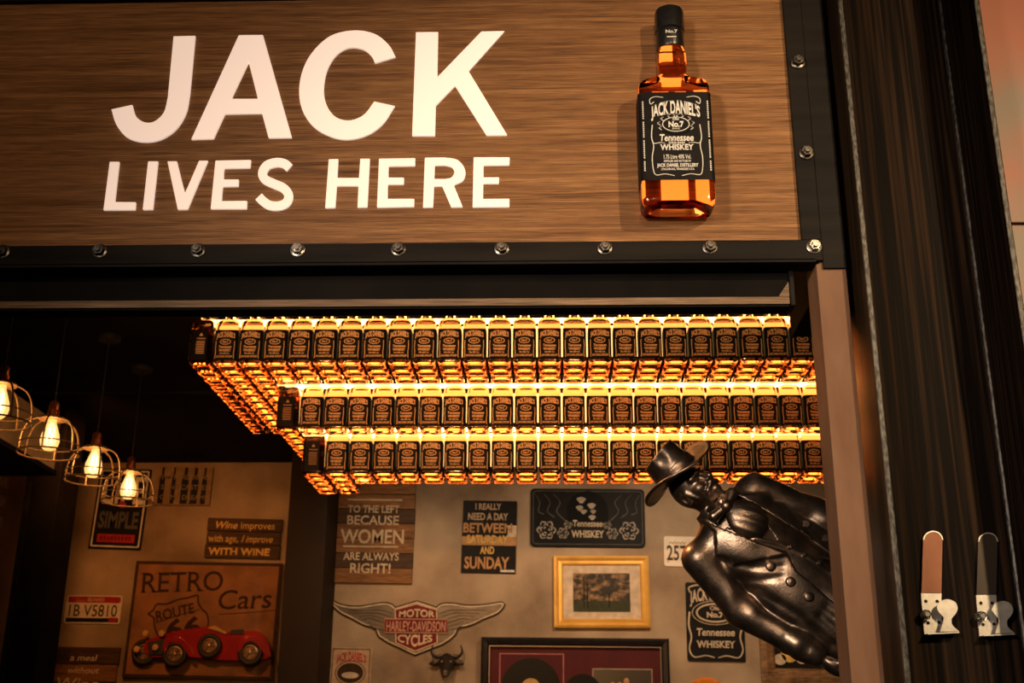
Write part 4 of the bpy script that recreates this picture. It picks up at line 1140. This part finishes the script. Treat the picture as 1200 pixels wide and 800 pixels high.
def make_pendant():
    o = empty('pendant_lamp', label='x', cat='lamp', group='pendant lamps in a row')
    rc = 0.100
    cg = MB().tube(ring_pts(rc, 0.0), .0030, 6, closed=True).build('lower_ring', BRASS, o, smooth=True)
    MB().tube(ring_pts(rc * .985, 0.030), .0022, 6, closed=True).build('middle_ring', BRASS, o, smooth=True)
    MB().lathe([(.046, .118), (.047, .121), (.040, .128), (.020, .131), (.019, .133)], 28).build('cage_top', BRASS, o, smooth=True)
    for k in range(6):
        a = 2 * math.pi * (k + .3) / 6; c, s = math.cos(a), math.sin(a)
        pts = catmull([(rc * c, rc * s, 0), (rc * .99 * c, rc * .99 * s, .04), (rc * .92 * c, rc * .92 * s, .075), (rc * .74 * c, rc * .74 * s, .105), (.044 * c, .044 * s, .121)], 5)
        MB().tube(pts, .0032, 6).build('cage_wire', BRASS, o, smooth=True)
    MB().lathe([(.019, .133), (.020, .150), (.017, .152), (.017, .176), (.012, .183), (.005, .186)], 20).build('socket', COPPER, o, smooth=True)
    MB().lathe([(.014, .125), (.014, .110), (.018, .098), (.029, .066), (.032, .044), (.028, .026), (.016, .013), (.002, .010)], 24).build('bulb', BULBG, o, smooth=True)
    MB().lathe([(.006, .108), (.012, .095), (.018, .066), (.020, .046), (.016, .032), (.004, .024)], 20).build('inner_glow', GLOWC, o, smooth=True)
    f = []
    for k in range(6):
        a = 2 * math.pi * k / 6; f += [(.010 * math.cos(a), .010 * math.sin(a), .040 if k % 2 else .094)]
    MB().tube(f + [f[0]], .0016, 5).build('filament', FIL, o)
    MB().tube([(0, 0, .185), (0, 0, ZC - zb_)], .003, 6).build('cord', CORD, o)
    MB().lathe([(.04, ZC - zb_ - .022), (.045, ZC - zb_ - .012), (.045, ZC - zb_ - .0005)], 20).build('ceiling_rose', CORD, o)
    return o
pend = make_pendant()
spots = [(3.50, 'nearest pendant lamp, cut by the left edge, with cage and glowing bulb'), (3.90, 'second caged pendant lamp from the left edge with glowing bulb'),
         (4.31, 'third caged pendant lamp from the left edge with glowing bulb'), (4.70, 'farthest caged pendant lamp, hanging before the life poster')]
for i, (y, lab) in enumerate(spots):
    o = pend if i == 0 else copy_tree(pend)
    o.location = (-1.705, y, zb_); o['label'] = lab; o.rotation_euler = (0, 0, 0.4 * i)
    lamp('pendant_glow', 'POINT', (-1.705, y, zb_ + .06), None, 3.6, (1.0, 0.42, 0.12), 0.012)

# dark pillar shelf edge with pale slats low on the left wall, at the picture edge
yr = (XL + .03) / at(7, 585, 1.0).x
zr0 = at(5, 642, yr).z
rk = empty('wall_rack', (XL, yr, zr0), label='pale wooden slat rack on the left wall at the picture edge', cat='rack')
dzr = (at(5, 528, yr).z - zr0) / 5
for k in range(5):
    MB().bbox(0.013, .03, -.30, 0, dzr * k, dzr * k + dzr * .55, .003).build('slat', P_CREAM, rk)
for y in (-.25, -.05):
    MB().bbox(0.0005, .0125, y - .012, y + .012, -.02, dzr * 5, .002).build('rail', P_DARKBR, rk)
# ------------------------------------------------------------------ two sprung metal clips on the column web
CHROME = mat('satin_chrome', (0.72, 0.68, 0.63), 0.36, 0.8, (0.50, 0.47, 0.43), (60, 60, 60), 5, rvar=0.08)
COPPERP = mat('copper_strap', (0.30, 0.105, 0.045), 0.45, 0.3, (0.19, 0.065, 0.028), (18, 18, 9), 7, rvar=0.1)
DARKST = mat('dark_strap', (0.030, 0.022, 0.017), 0.4, 0.5, (0.045, 0.032, 0.024), (18, 18, 9))
zz = zoomed(1040, 600, 5.0)
yw = 1.8945
def clip(ox, oy, strap_mat, label):
    base = at(*zz((205 + ox, 715 + oy)), yw)
    o = empty('spring_clip', (base.x, yw, base.z), label=label, cat='clip', group='spring clips on the steel column')
    def q(x, y):
        p = at(*zz((x + ox, y + oy)), yw - .004); return Vector((p.x - base.x, p.z - base.z))
    st = [q(198, 472), q(314, 472), q(320, 170)] + [q(264 + 56 * math.cos(R(a)), 168 - 54 * math.sin(R(a))) for a in range(10, 171, 20)] + [q(207, 170)]
    MB().plate(st, -.006, -.0025).build('strap', strap_mat, o)
    rim = [q(264 + 56 * math.cos(R(a)), 168 - 54 * math.sin(R(a))) for a in range(5, 176, 10)]
    MB().plate(ribbon2d(rim, .0016), -.0075, -.0025).build('strap_rim', CHROME, o)
    pl = MB().plate([q(196, 474), q(316, 474), q(316, 560), q(318, 715), q(216, 715)], -.0045, 0).build('plate', CHROME, o)
    MB().plate([q(216, 716), q(400, 706), q(398, 714), q(217, 722)], -.022, 0).build('foot', CHROME, o)
    for x, y in ((224, 522), (290, 522), (237, 648), (302, 645)):
        c = q(x, y); MB().lathe([(.0026, .0045), (.0026, .0052), (.0005, .0052)], 10, (c.x, 0, c.y), 'y').build('screw_hole', P_BLACK, o)
    tab = [Vector(p) for p in catmull([Vector(p) for p in ((304, 660), (312, 625), (290, 600), (272, 570), (285, 535), (330, 517), (375, 532), (392, 570), (378, 605), (358, 630), (362, 668), (400, 703))], 4)]
    MB().plate([q(p.x, p.y) for p in tab] + [q(290, 705)], -.020, -.0165).build('thumb_tab', CHROME, o)
    c = q(214, 605)
    MB().lathe([(.0075, 0), (.0075, .008), (.005, .010), (.005, .020), (.0035, .022)], 8, (c.x, 0, c.y), 'y').build('pivot_bolt', NUTSHINY, o)
    sp = [(c.x + .007 * math.cos(t * .9), -.006 - .0008 * t, c.y + .007 * math.sin(t * .9)) for t in range(18)]
    MB().tube(sp, .0011, 5).build('spring', NUTSHINY, o)
    return o
clip(0, 0, COPPERP, 'chrome spring clip with a copper coloured strap on the steel column')
clip(322, 10, DARKST, 'chrome spring clip with a dark strap, right of the copper one')
# ------------------------------------------------------------------ the bronze figure (fields on a grid, meshed with surface nets)
def surface_nets(f, org, h):
    nx, ny, nz = f.shape; s = f < 0
    cnt = np.zeros((nx - 1, ny - 1, nz - 1), np.int8)
    for a in (0, 1):
        for b in (0, 1):
            for c in (0, 1):
                cnt += s[a:nx - 1 + a, b:ny - 1 + b, c:nz - 1 + c]
    act = (cnt > 0) & (cnt < 8)
    I = np.argwhere(act); n = len(I)
    idx = -np.ones(act.shape, np.int64); idx[act] = np.arange(n)
    acc = np.zeros((n, 3)); num = np.zeros(n)
    C = [(a, b, c) for a in (0, 1) for b in (0, 1) for c in (0, 1)]
    for i, p in enumerate(C):
        for q in C[i + 1:]:
            if sum(abs(p[k] - q[k]) for k in range(3)) != 1: continue
            fa = f[I[:, 0] + p[0], I[:, 1] + p[1], I[:, 2] + p[2]]; fb = f[I[:, 0] + q[0], I[:, 1] + q[1], I[:, 2] + q[2]]
            m = (fa < 0) != (fb < 0)
            t = np.where(m, fa / np.where(m, fa - fb, 1), 0)
            for k in range(3): acc[:, k] += np.where(m, p[k] + t * (q[k] - p[k]), 0)
            num += m
    V = (I + acc / num[:, None]) * h + np.array(org)
    F = []
    for ax in range(3):
        sl0 = [slice(None)] * 3; sl1 = [slice(None)] * 3
        sl0[ax] = slice(0, -1); sl1[ax] = slice(1, None)
        ch = s[tuple(sl0)] != s[tuple(sl1)]
        E = np.argwhere(ch)
        u, v = [k for k in range(3) if k != ax]
        E = E[(E[:, u] > 0) & (E[:, v] > 0) & (E[:, u] < f.shape[u] - 1) & (E[:, v] < f.shape[v] - 1)]
        def cell(du, dv):
            c = E.copy(); c[:, u] -= du; c[:, v] -= dv
            return idx[c[:, 0], c[:, 1], c[:, 2]]
        q = np.stack([cell(1, 1), cell(0, 1), cell(0, 0), cell(1, 0)], 1)
        flip = s[E[:, 0], E[:, 1], E[:, 2]]
        if ax == 1: flip = ~flip
        q[~flip] = q[~flip][:, ::-1]
        F.append(q)
    return V, np.concatenate(F)
def grid(lo, hi, h):
    ax = [np.arange(lo[k], hi[k] + h, h, dtype=np.float32) for k in range(3)]
    return np.meshgrid(*ax, indexing='ij')
def smin(a, b, k):
    hh = np.clip(0.5 + 0.5 * (b - a) / k, 0, 1); return b + (a - b) * hh - k * hh * (1 - hh)
def smax(a, b, k): return -smin(-a, -b, k)
def ell(G, c, r):
    x, y, z_ = (G[0] - c[0]) / r[0], (G[1] - c[1]) / r[1], (G[2] - c[2]) / r[2]
    k0 = np.sqrt(x * x + y * y + z_ * z_); k1 = np.sqrt((x / r[0]) ** 2 + (y / r[1]) ** 2 + (z_ / r[2]) ** 2) + 1e-6
    return k0 * (k0 - 1) / k1
def cone(G, a, b, ra, rb):
    a = np.array(a, float); b = np.array(b, float); d = b - a; L2 = d.dot(d)
    px, py, pz = G[0] - a[0], G[1] - a[1], G[2] - a[2]
    t = np.clip((px * d[0] + py * d[1] + pz * d[2]) / L2, 0, 1)
    return np.sqrt((px - t * d[0]) ** 2 + (py - t * d[1]) ** 2 + (pz - t * d[2]) ** 2) - (ra + (rb - ra) * t)
def poly2(U, V, pts):
    """signed distance to a polygon, U and V 2D arrays"""
    P_ = np.array(pts, float); n = len(P_); d = np.full(U.shape, 1e9); ins = np.zeros(U.shape, bool)
    for i in range(n):
        a, b = P_[i], P_[(i + 1) % n]; e = b - a
        t = np.clip(((U - a[0]) * e[0] + (V - a[1]) * e[1]) / (e.dot(e) + 1e-9), 0, 1)
        d = np.minimum(d, np.hypot(U - a[0] - t * e[0], V - a[1] - t * e[1]))
        c = ((a[1] > V) != (b[1] > V)) & (U < (b[0] - a[0]) * (V - a[1]) / (b[1] - a[1] + 1e-12) + a[0]); ins ^= c
    return np.where(ins, -d, d)
def pline(U, V, pts):
    P_ = np.array(pts, float); d = np.full(U.shape, 1e9)
    for a, b in zip(P_[:-1], P_[1:]):
        e = b - a; t = np.clip(((U - a[0]) * e[0] + (V - a[1]) * e[1]) / (e.dot(e) + 1e-9), 0, 1)
        d = np.minimum(d, np.hypot(U - a[0] - t * e[0], V - a[1] - t * e[1]))
    return d
PXM = 562.0
def to_mesh(name, V, F):
    me = bpy.data.meshes.new(name)
    me.from_pydata((V / PXM).tolist(), [], F.tolist()); me.update()
    me.polygons.foreach_set('use_smooth', [True] * len(me.polygons))
    return me
# units: photograph pixels at the figure; x right, -y to the viewer, z up the body, origin at the throat
def turned(G, yaw, c):
    x, y = G[0] - c[0], G[1] - c[1]; ca, sa = math.cos(yaw), math.sin(yaw)
    return (x * ca + y * sa + 0, -x * sa + y * ca, G[2] - c[2])
HYAW, HC = R(34), (6, -4, 42)
# torso fields shared by shirt, waistcoat and coat
def torso(G, g=0.0):
    f = ell(G, (0, 2, -42), (50 + g, 29 + g, 52 + g))
    f = smin(f, ell(G, (0, 3, -105), (43 + g, 27 + g, 60 + g)), 14)
    f = smin(f, cone(G, (-40, 2, -10), (40, 2, -8), 15 + g, 15 + g), 14)
    return smin(f, ell(G, (0, 4, -168), (46 + g, 29 + g, 42 + g)), 14)
st = at(845, 605, 2.45); sv = at(845 - 79, 605 - 61, 2.45) - st
tilt = math.atan2(sv.x, sv.z)
BRZ = mat('dark_bronze', (0.19, 0.145, 0.115), 0.34, 0.95, (0.46, 0.32, 0.23), (26, 26, 26), 7, 0.38, 0.75, 0.12, 240, rvar=0.08)
fig = empty('bronze_figure', st, (0, tilt, 0), label='dark bronze statuette of a man in hat and long coat, leaning from behind the post', cat='statue')
# --- body: head with face, neck, shirt, hands and legs as one surface
h = 1.25
G = grid((-34, -48, -62), (52, 40, 86), h)
L = turned(G, HYAW, HC)
f = ell(L, (0, 2, 6), (21.5, 25, 27))
f = smin(f, ell(L, (0, -8, -12), (15.5, 15, 19)), 9)
f = smin(f, ell(L, (0, -19, 9), (16, 6, 3.6)), 4)                       # brow
for s_ in (-1, 1):
    f = smin(f, ell(L, (s_ * 11, -15, -4), (7, 7, 6)), 5)               # cheek bones
    f = smax(f, -ell(L, (s_ * 8, -24.5, 4.2), (5.6, 5.0, 3.6)), 2.5)    # eye sockets
    f = smin(f, ell(L, (s_ * 8, -19.6, 4.2), (4.2, 3.4, 2.5)), 0.8)     # eyes
    f = smin(f, ell(L, (s_ * 8, -21.6, 6.6), (5.4, 2.0, 1.1)), 1.2)     # lids
    f = smin(f, cone(L, (s_ * 3, -25, 9.5), (s_ * 14, -19.5, 10.5), 2.3, 1.5), 2)     # eyebrows
    f = smin(f, ell(L, (s_ * 21.5, 3, 0), (3.2, 6.0, 9)), 2)            # ears
    f = smax(f, -ell(L, (s_ * 24.2, 1.5, 1), (1.6, 3.0, 5)), 1)
    f = smin(f, cone(L, (s_ * 1, -25.5, -8.6), (s_ * 11, -21, -13), 3.5, 2.4), 2)     # moustache
    f = smin(f, cone(L, (s_ * 11, -21, -13), (s_ * 15, -17, -17), 2.3, .8), 2)
    f = smin(f, cone(L, (s_ * 20, -4, 4), (s_ * 18, -8, -10), 3.0, 2.0), 3)           # sideburns
f = smin(f, cone(L, (0, -23, 7), (0, -30.5, -4), 2.6, 3.7), 3)          # nose
for s_ in (-1, 1): f = smin(f, ell(L, (s_ * 3.6, -26.5, -4.5), (2.6, 3.0, 2.2)), 1.5)
f = smin(f, ell(L, (0, -21.5, -15.5), (5.5, 3.0, 1.9)), 1.2)            # lower lip
f = smin(f, cone(L, (0, -20, -19), (0, -19.5, -33), 6.5, 2.6), 4)       # goatee
f += 0.55 * np.sin(L[0] * 1.5 + L[2] * .35) * np.exp(-((L[0]) / 9) ** 2 - ((L[2] + 25) / 8) ** 2 - ((L[1] + 20) / 8) ** 2)
f = smin(f, cone(G, (4, 2, 22), (0, 4, -14), 14.5, 17), 6)              # neck
f = smin(f, torso(G, -5), 8)
V1, F1 = surface_nets(f, (-34, -48, -62), h)
h2 = 2.4
lo = (-104, -50, -420); G2 = grid(lo, (104, 50, -20), h2)
f2 = torso(G2, -5)
f2 = smax(f2, -(G2[2] + 220), 6)
for s_ in (-1, 1):
    f2 = smin(f2, cone(G2, (s_ * 20, 4, -185), (s_ * 22, 0, -290), 24, 16), 10)
    f2 = smin(f2, cone(G2, (s_ * 22, 0, -290), (s_ * 23, 6, -395), 16, 11.5), 6)
    f2 = smin(f2, ell(G2, (s_ * 24, -10, -404), (11.5, 27, 10)), 5)
    wx = (-59, -3, -178) if s_ < 0 else (68, 1, -174)
    f2 = smin(f2, ell(G2, (wx[0] + s_ * -1, -4, wx[2] - 14), (8.5, 12.5, 17)), 4)
    for k in range(4):                                                   # fingers
        a = (wx[0] - s_ * 2 + 0, -13 + 6.0 * k, wx[2] - 25)
        b = (a[0] - s_ * 1, a[1], a[2] - (13, 15, 14, 11)[k]); c_ = (b[0] - s_ * 6, b[1] + .5, b[2] - 7)
        f2 = smin(f2, cone(G2, a, b, 3.8, 3.4), 1.2); f2 = smin(f2, cone(G2, b, c_, 3.4, 2.8), 1.0)
    f2 = smin(f2, cone(G2, (wx[0] - s_ * 4, -12, wx[2] - 10), (wx[0] - s_ * 8, -19, wx[2] - 26), 3.6, 2.8), 1.5)   # thumb
V2, F2 = surface_nets(f2, lo, h2)
me = to_mesh('figure_body', np.concatenate([V1, V2]), np.concatenate([F1, F2 + len(V1)]))
link_mesh('body', me, BRZ, fig)
# --- hat
lo = (-52, -62, 56); G = grid(lo, (66, 62, 112), 1.25)
L = turned(G, HYAW, (8, -2, 70))
x, y, z_ = L
tp = R(-9); y, z_ = y * math.cos(tp) - z_ * math.sin(tp), y * math.sin(tp) + z_ * math.cos(tp)
rr = np.sqrt((x / 1.0) ** 2 + (y / 1.12) ** 2)
brim_z = -1.5 + 9.0 * (np.abs(x) / 46) ** 2.2 - 5.0 * (np.abs(y) / 50) ** 2
f = np.maximum(np.abs(z_ - brim_z) - 1.5, rr - 47)
er = np.abs(np.sqrt((rr - 46.5) ** 2 + (z_ - brim_z) ** 2)) - 2.1
f = smin(f, er, 1.5)
cr = np.sqrt((x / (24.0 - .10 * z_)) ** 2 + (y / (28.5 - .10 * z_)) ** 2)
crown = np.maximum((cr - 1) * 23, np.maximum(z_ - (31 - .12 * y), -z_ - 2))
crown = smax(crown, -ell((x, y, z_), (0, 2, 35), (9, 24, 9)), 5)          # crease
for s_ in (-1, 1): crown = smax(crown, -ell((x, y, z_), (s_ * 24, -19, 27), (9, 11, 12)), 5)   # pinches
f = smin(f, crown, 4)
band = np.maximum((cr - 1.045) * 23, np.abs(z_ - 6) - 4.0)
f = np.minimum(f, band)
f = smax(f, -np.maximum((cr - .86) * 23, z_ - 6), 2)                     # hollow for the head
V_, F_ = surface_nets(f, lo, 1.25)
link_mesh('hat', to_mesh('figure_hat', V_, F_), BRZ, fig)
# --- waistcoat, cravat
lo = (-46, -50, -190); G = grid(lo, (52, 2, 14), 1.5)
U2, V2_ = G[0][:, 0, :], G[2][:, 0, :]
ts = torso(G, 0.0)
vest = np.maximum(np.maximum(ts + 1.2, -(ts + 5.5)), poly2(U2, V2_, [(-30, -14), (30, -8), (46, -60), (48, -180), (-20, -180), (-24, -60)])[:, None, :])
opening = poly2(U2, V2_, [(-14, 4), (26, 6), (24, -30), (12, -66), (-2, -40)])[:, None, :]
vest = smax(vest, -(opening + 0 * vest), 1.5)
ridge = pline(U2, V2_, [(-3, -44), (11, -68), (20, -100), (24, -178)])[:, None, :]
vest -= 1.3 * np.exp(-(ridge / 2.2) ** 2)
V_, F_ = surface_nets(vest, lo, 1.5)
link_mesh('waistcoat', to_mesh('figure_waistcoat', V_, F_), BRZ, fig)
lo = (-26, -56, -62); G = grid(lo, (46, 10, 22), 1.25)
f = ell(G, (10, -25, -25), (21, 10, 25))
f += .7 * np.sin((G[0] * .55 + G[2] * .22)) * np.clip((-G[2] - 8) / 30, 0, 1)
for s_ in (-1, 1):
    f = smin(f, cone(G, (6, -30, 2), (6 + s_ * 17, -25, 6), 4.5, 7.0), 2.5)      # bow
    f = smin(f, cone(G, (6 + s_ * 4, -22, 10), (6 + s_ * 15, -4, 17), 5.0, 5.0), 3)  # collar
f = smin(f, ell(G, (6, -33, 2), (6, 5, 6)), 1.5)
V_, F_ = surface_nets(f, lo, 1.25)
link_mesh('cravat', to_mesh('figure_cravat', V_, F_), BRZ, fig)
# --- coat with sleeves, lapels, collar and skirts
h = 1.75
lo = (-108, -58, -300); G = grid(lo, (108, 54, 30), h)
U2, V2_ = G[0][:, 0, :], G[2][:, 0, :]
def coat_body(G):
    f = torso(G, 3.0)
    f = smin(f, ell(G, (-16, 4, -120), (42, 30, 75)), 16)
    f = smin(f, ell(G, (20, 4, -115), (44, 29, 80)), 16)
    return smin(f, ell(G, (0, 6, -240), (56, 38, 90)), 22)
tc = coat_body(G)
tc = smax(tc, -(G[2] + 292), 3)
body_c = tc.copy()
front = np.clip(-G[1] / 8, 0, 1)
opening = poly2(U2, V2_, [(-16, 26), (24, 26), (28, -8), (35, -70), (37, -130), (36, -310), (-2, -310), (-6, -170), (-3, -100), (8, -80), (-8, -40), (-20, -6)])[:, None, :]
cut = np.maximum(opening + 0 * G[1], G[1] + 4)
tc = smax(tc, -cut, 1.6)
hollow = np.maximum(torso(G, -3.2), G[2] - 40)
tc = smax(tc, -np.maximum(hollow, cut - 6), 1.5)
# lapels
for pts in ([(-20, 16), (-24, -6), (-44, -22), (-38, -36), (-42, -44), (6, -84), (-6, -46), (-16, -10)],
            [(26, 16), (30, -4), (50, -24), (46, -36), (52, -46), (38, -98), (34, -68), (27, -8)]):
    lap = np.maximum(np.maximum(body_c - 3.6, -(body_c + 2)), poly2(U2, V2_, pts)[:, None, :])
    lap = np.maximum(lap, G[1] + 2)
    tc = smin(tc, lap, 1.0)
# stand collar round the neck
x, y, z_ = G
col = np.abs(np.sqrt(((x - 3) / 1.1) ** 2 + (y - 5) ** 2) - 20.5 - (z_ - 8) * -.25) - 2.6
col = np.maximum(np.maximum(col, np.abs(z_ - 8) - 13), -(y + 10) + 0 * z_ - 4)
tc = smin(tc, col, 4)
# sleeves
for s_, sh_, el_, wr_ in ((-1, (-54, 3, -10), (-70, 7, -84), (-60, -6, -170)), (1, (50, 3, -12), (74, 9, -88), (68, 0, -166))):
    arm = cone(G, sh_, el_, 21.0, 18.5)
    arm = smin(arm, cone(G, el_, wr_, 18.5, 13.5), 7)
    w1 = np.array(wr_) * .93 + np.array(el_) * .07; w2 = np.array(wr_) * .70 + np.array(el_) * .30
    arm = smin(arm, cone(G, w2, w1, 17.6, 15.2), 1.0)                    # turned cuff
    t_ = (G[2] - sh_[2])
    arm += 1.3 * np.sin(t_ * .17 + G[0] * .10 * s_) * np.exp(-((G[2] + 78) / 26) ** 2) + .9 * np.sin(t_ * .26 + G[1] * .15) * np.exp(-((G[2] + 150) / 18) ** 2)
    tc = smin(tc, arm, 5)
# folds: pull lines to the button and down the skirt, seam grooves
for pts, w_, d_ in (([(-44, -30), (-30, -60), (-10, -86)], 4, 1.4), ([(-50, -52), (-36, -76), (-19, -92)], 4, 1.2), ([(-46, -80), (-40, -130), (-44, -190)], 4, 1.6),
                    ([(-26, -150), (-30, -210), (-28, -290)], 5, 2.0), ([(-14, -150), (-12, -220), (-14, -290)], 5, 1.8), ([(52, -96), (54, -150), (56, -280)], 4, 1.6)):
    dl = pline(U2, V2_, pts)[:, None, :]
    tc += d_ * np.exp(-(dl / w_) ** 2) * front
V_, F_ = surface_nets(tc, lo, h)
coat = link_mesh('coat', to_mesh('figure_coat', V_, F_), BRZ, fig)
def surf_y(fn, x, z):
    ys = np.linspace(-60, 0, 241); v = fn((np.full(241, x), ys, np.full(241, z)))
    return ys[np.argmax(v < 0)]
for x, z in ((-17, -76), (-17.5, -103), (-18, -128)):
    y = surf_y(coat_body, x, z)
    MB().lathe([(5.6 / PXM, 0), (5.8 / PXM, 2.5 / PXM), (4.6 / PXM, 4.6 / PXM), (2 / PXM, 5.4 / PXM)], 18, (x / PXM, (y + 1.2) / PXM, z / PXM), 'y').build('coat_button', BRZ, fig, smooth=True)
for x, z in ((50, -80), (50, -106), (50, -132)):
    y = surf_y(coat_body, x, z)
    MB().lathe([(4.6 / PXM, 0), (4.8 / PXM, 2.5 / PXM), (3.6 / PXM, 4.4 / PXM)], 16, (x / PXM, (y + 1.5) / PXM, z / PXM), 'y').build('coat_button', BRZ, fig, smooth=True)
for x, z in ((15, -80), (18.5, -98), (21.5, -116), (23, -134)):
    y = surf_y(lambda g: torso(g, -1.2), x, z)
    MB().lathe([(2.6 / PXM, 0), (2.6 / PXM, 2.2 / PXM), (1.4 / PXM, 3.2 / PXM)], 12, (x / PXM, (y - .6) / PXM, z / PXM), 'y').build('waistcoat_button', BRZ, fig, smooth=True)
# watch chain and the round plinth, carried by a bracket behind the column
ch = catmull([(26, -27, -112), (32, -28, -124), (40, -24, -122), (44, -20, -112)], 6)
MB().tube([tuple(c / PXM for c in p) for p in ch], 1.3 / PXM, 6).build('watch_chain', BRZ, fig, smooth=True)
MB().lathe([(62 / PXM, -432 / PXM), (64 / PXM, -428 / PXM), (60 / PXM, -416 / PXM), (58 / PXM, -411 / PXM)], 40).build('plinth', BRZ, fig, smooth=True)

_inv = (Matrix.Translation(st) @ Matrix.Rotation(tilt, 4, 'Y')).inverted()
_pl = Matrix.Translation(st) @ Matrix.Rotation(tilt, 4, 'Y') @ Vector((0, 0, -432 / PXM))
bk = MB().bbox(_pl.x - .02, _pl.x + .02, 1.942, _pl.y + .03, _pl.z - .012, _pl.z + .012, .002)
bk.v = [tuple(_inv @ Vector(p)) for p in bk.v]
bk.build('bracket', STEEL, fig)
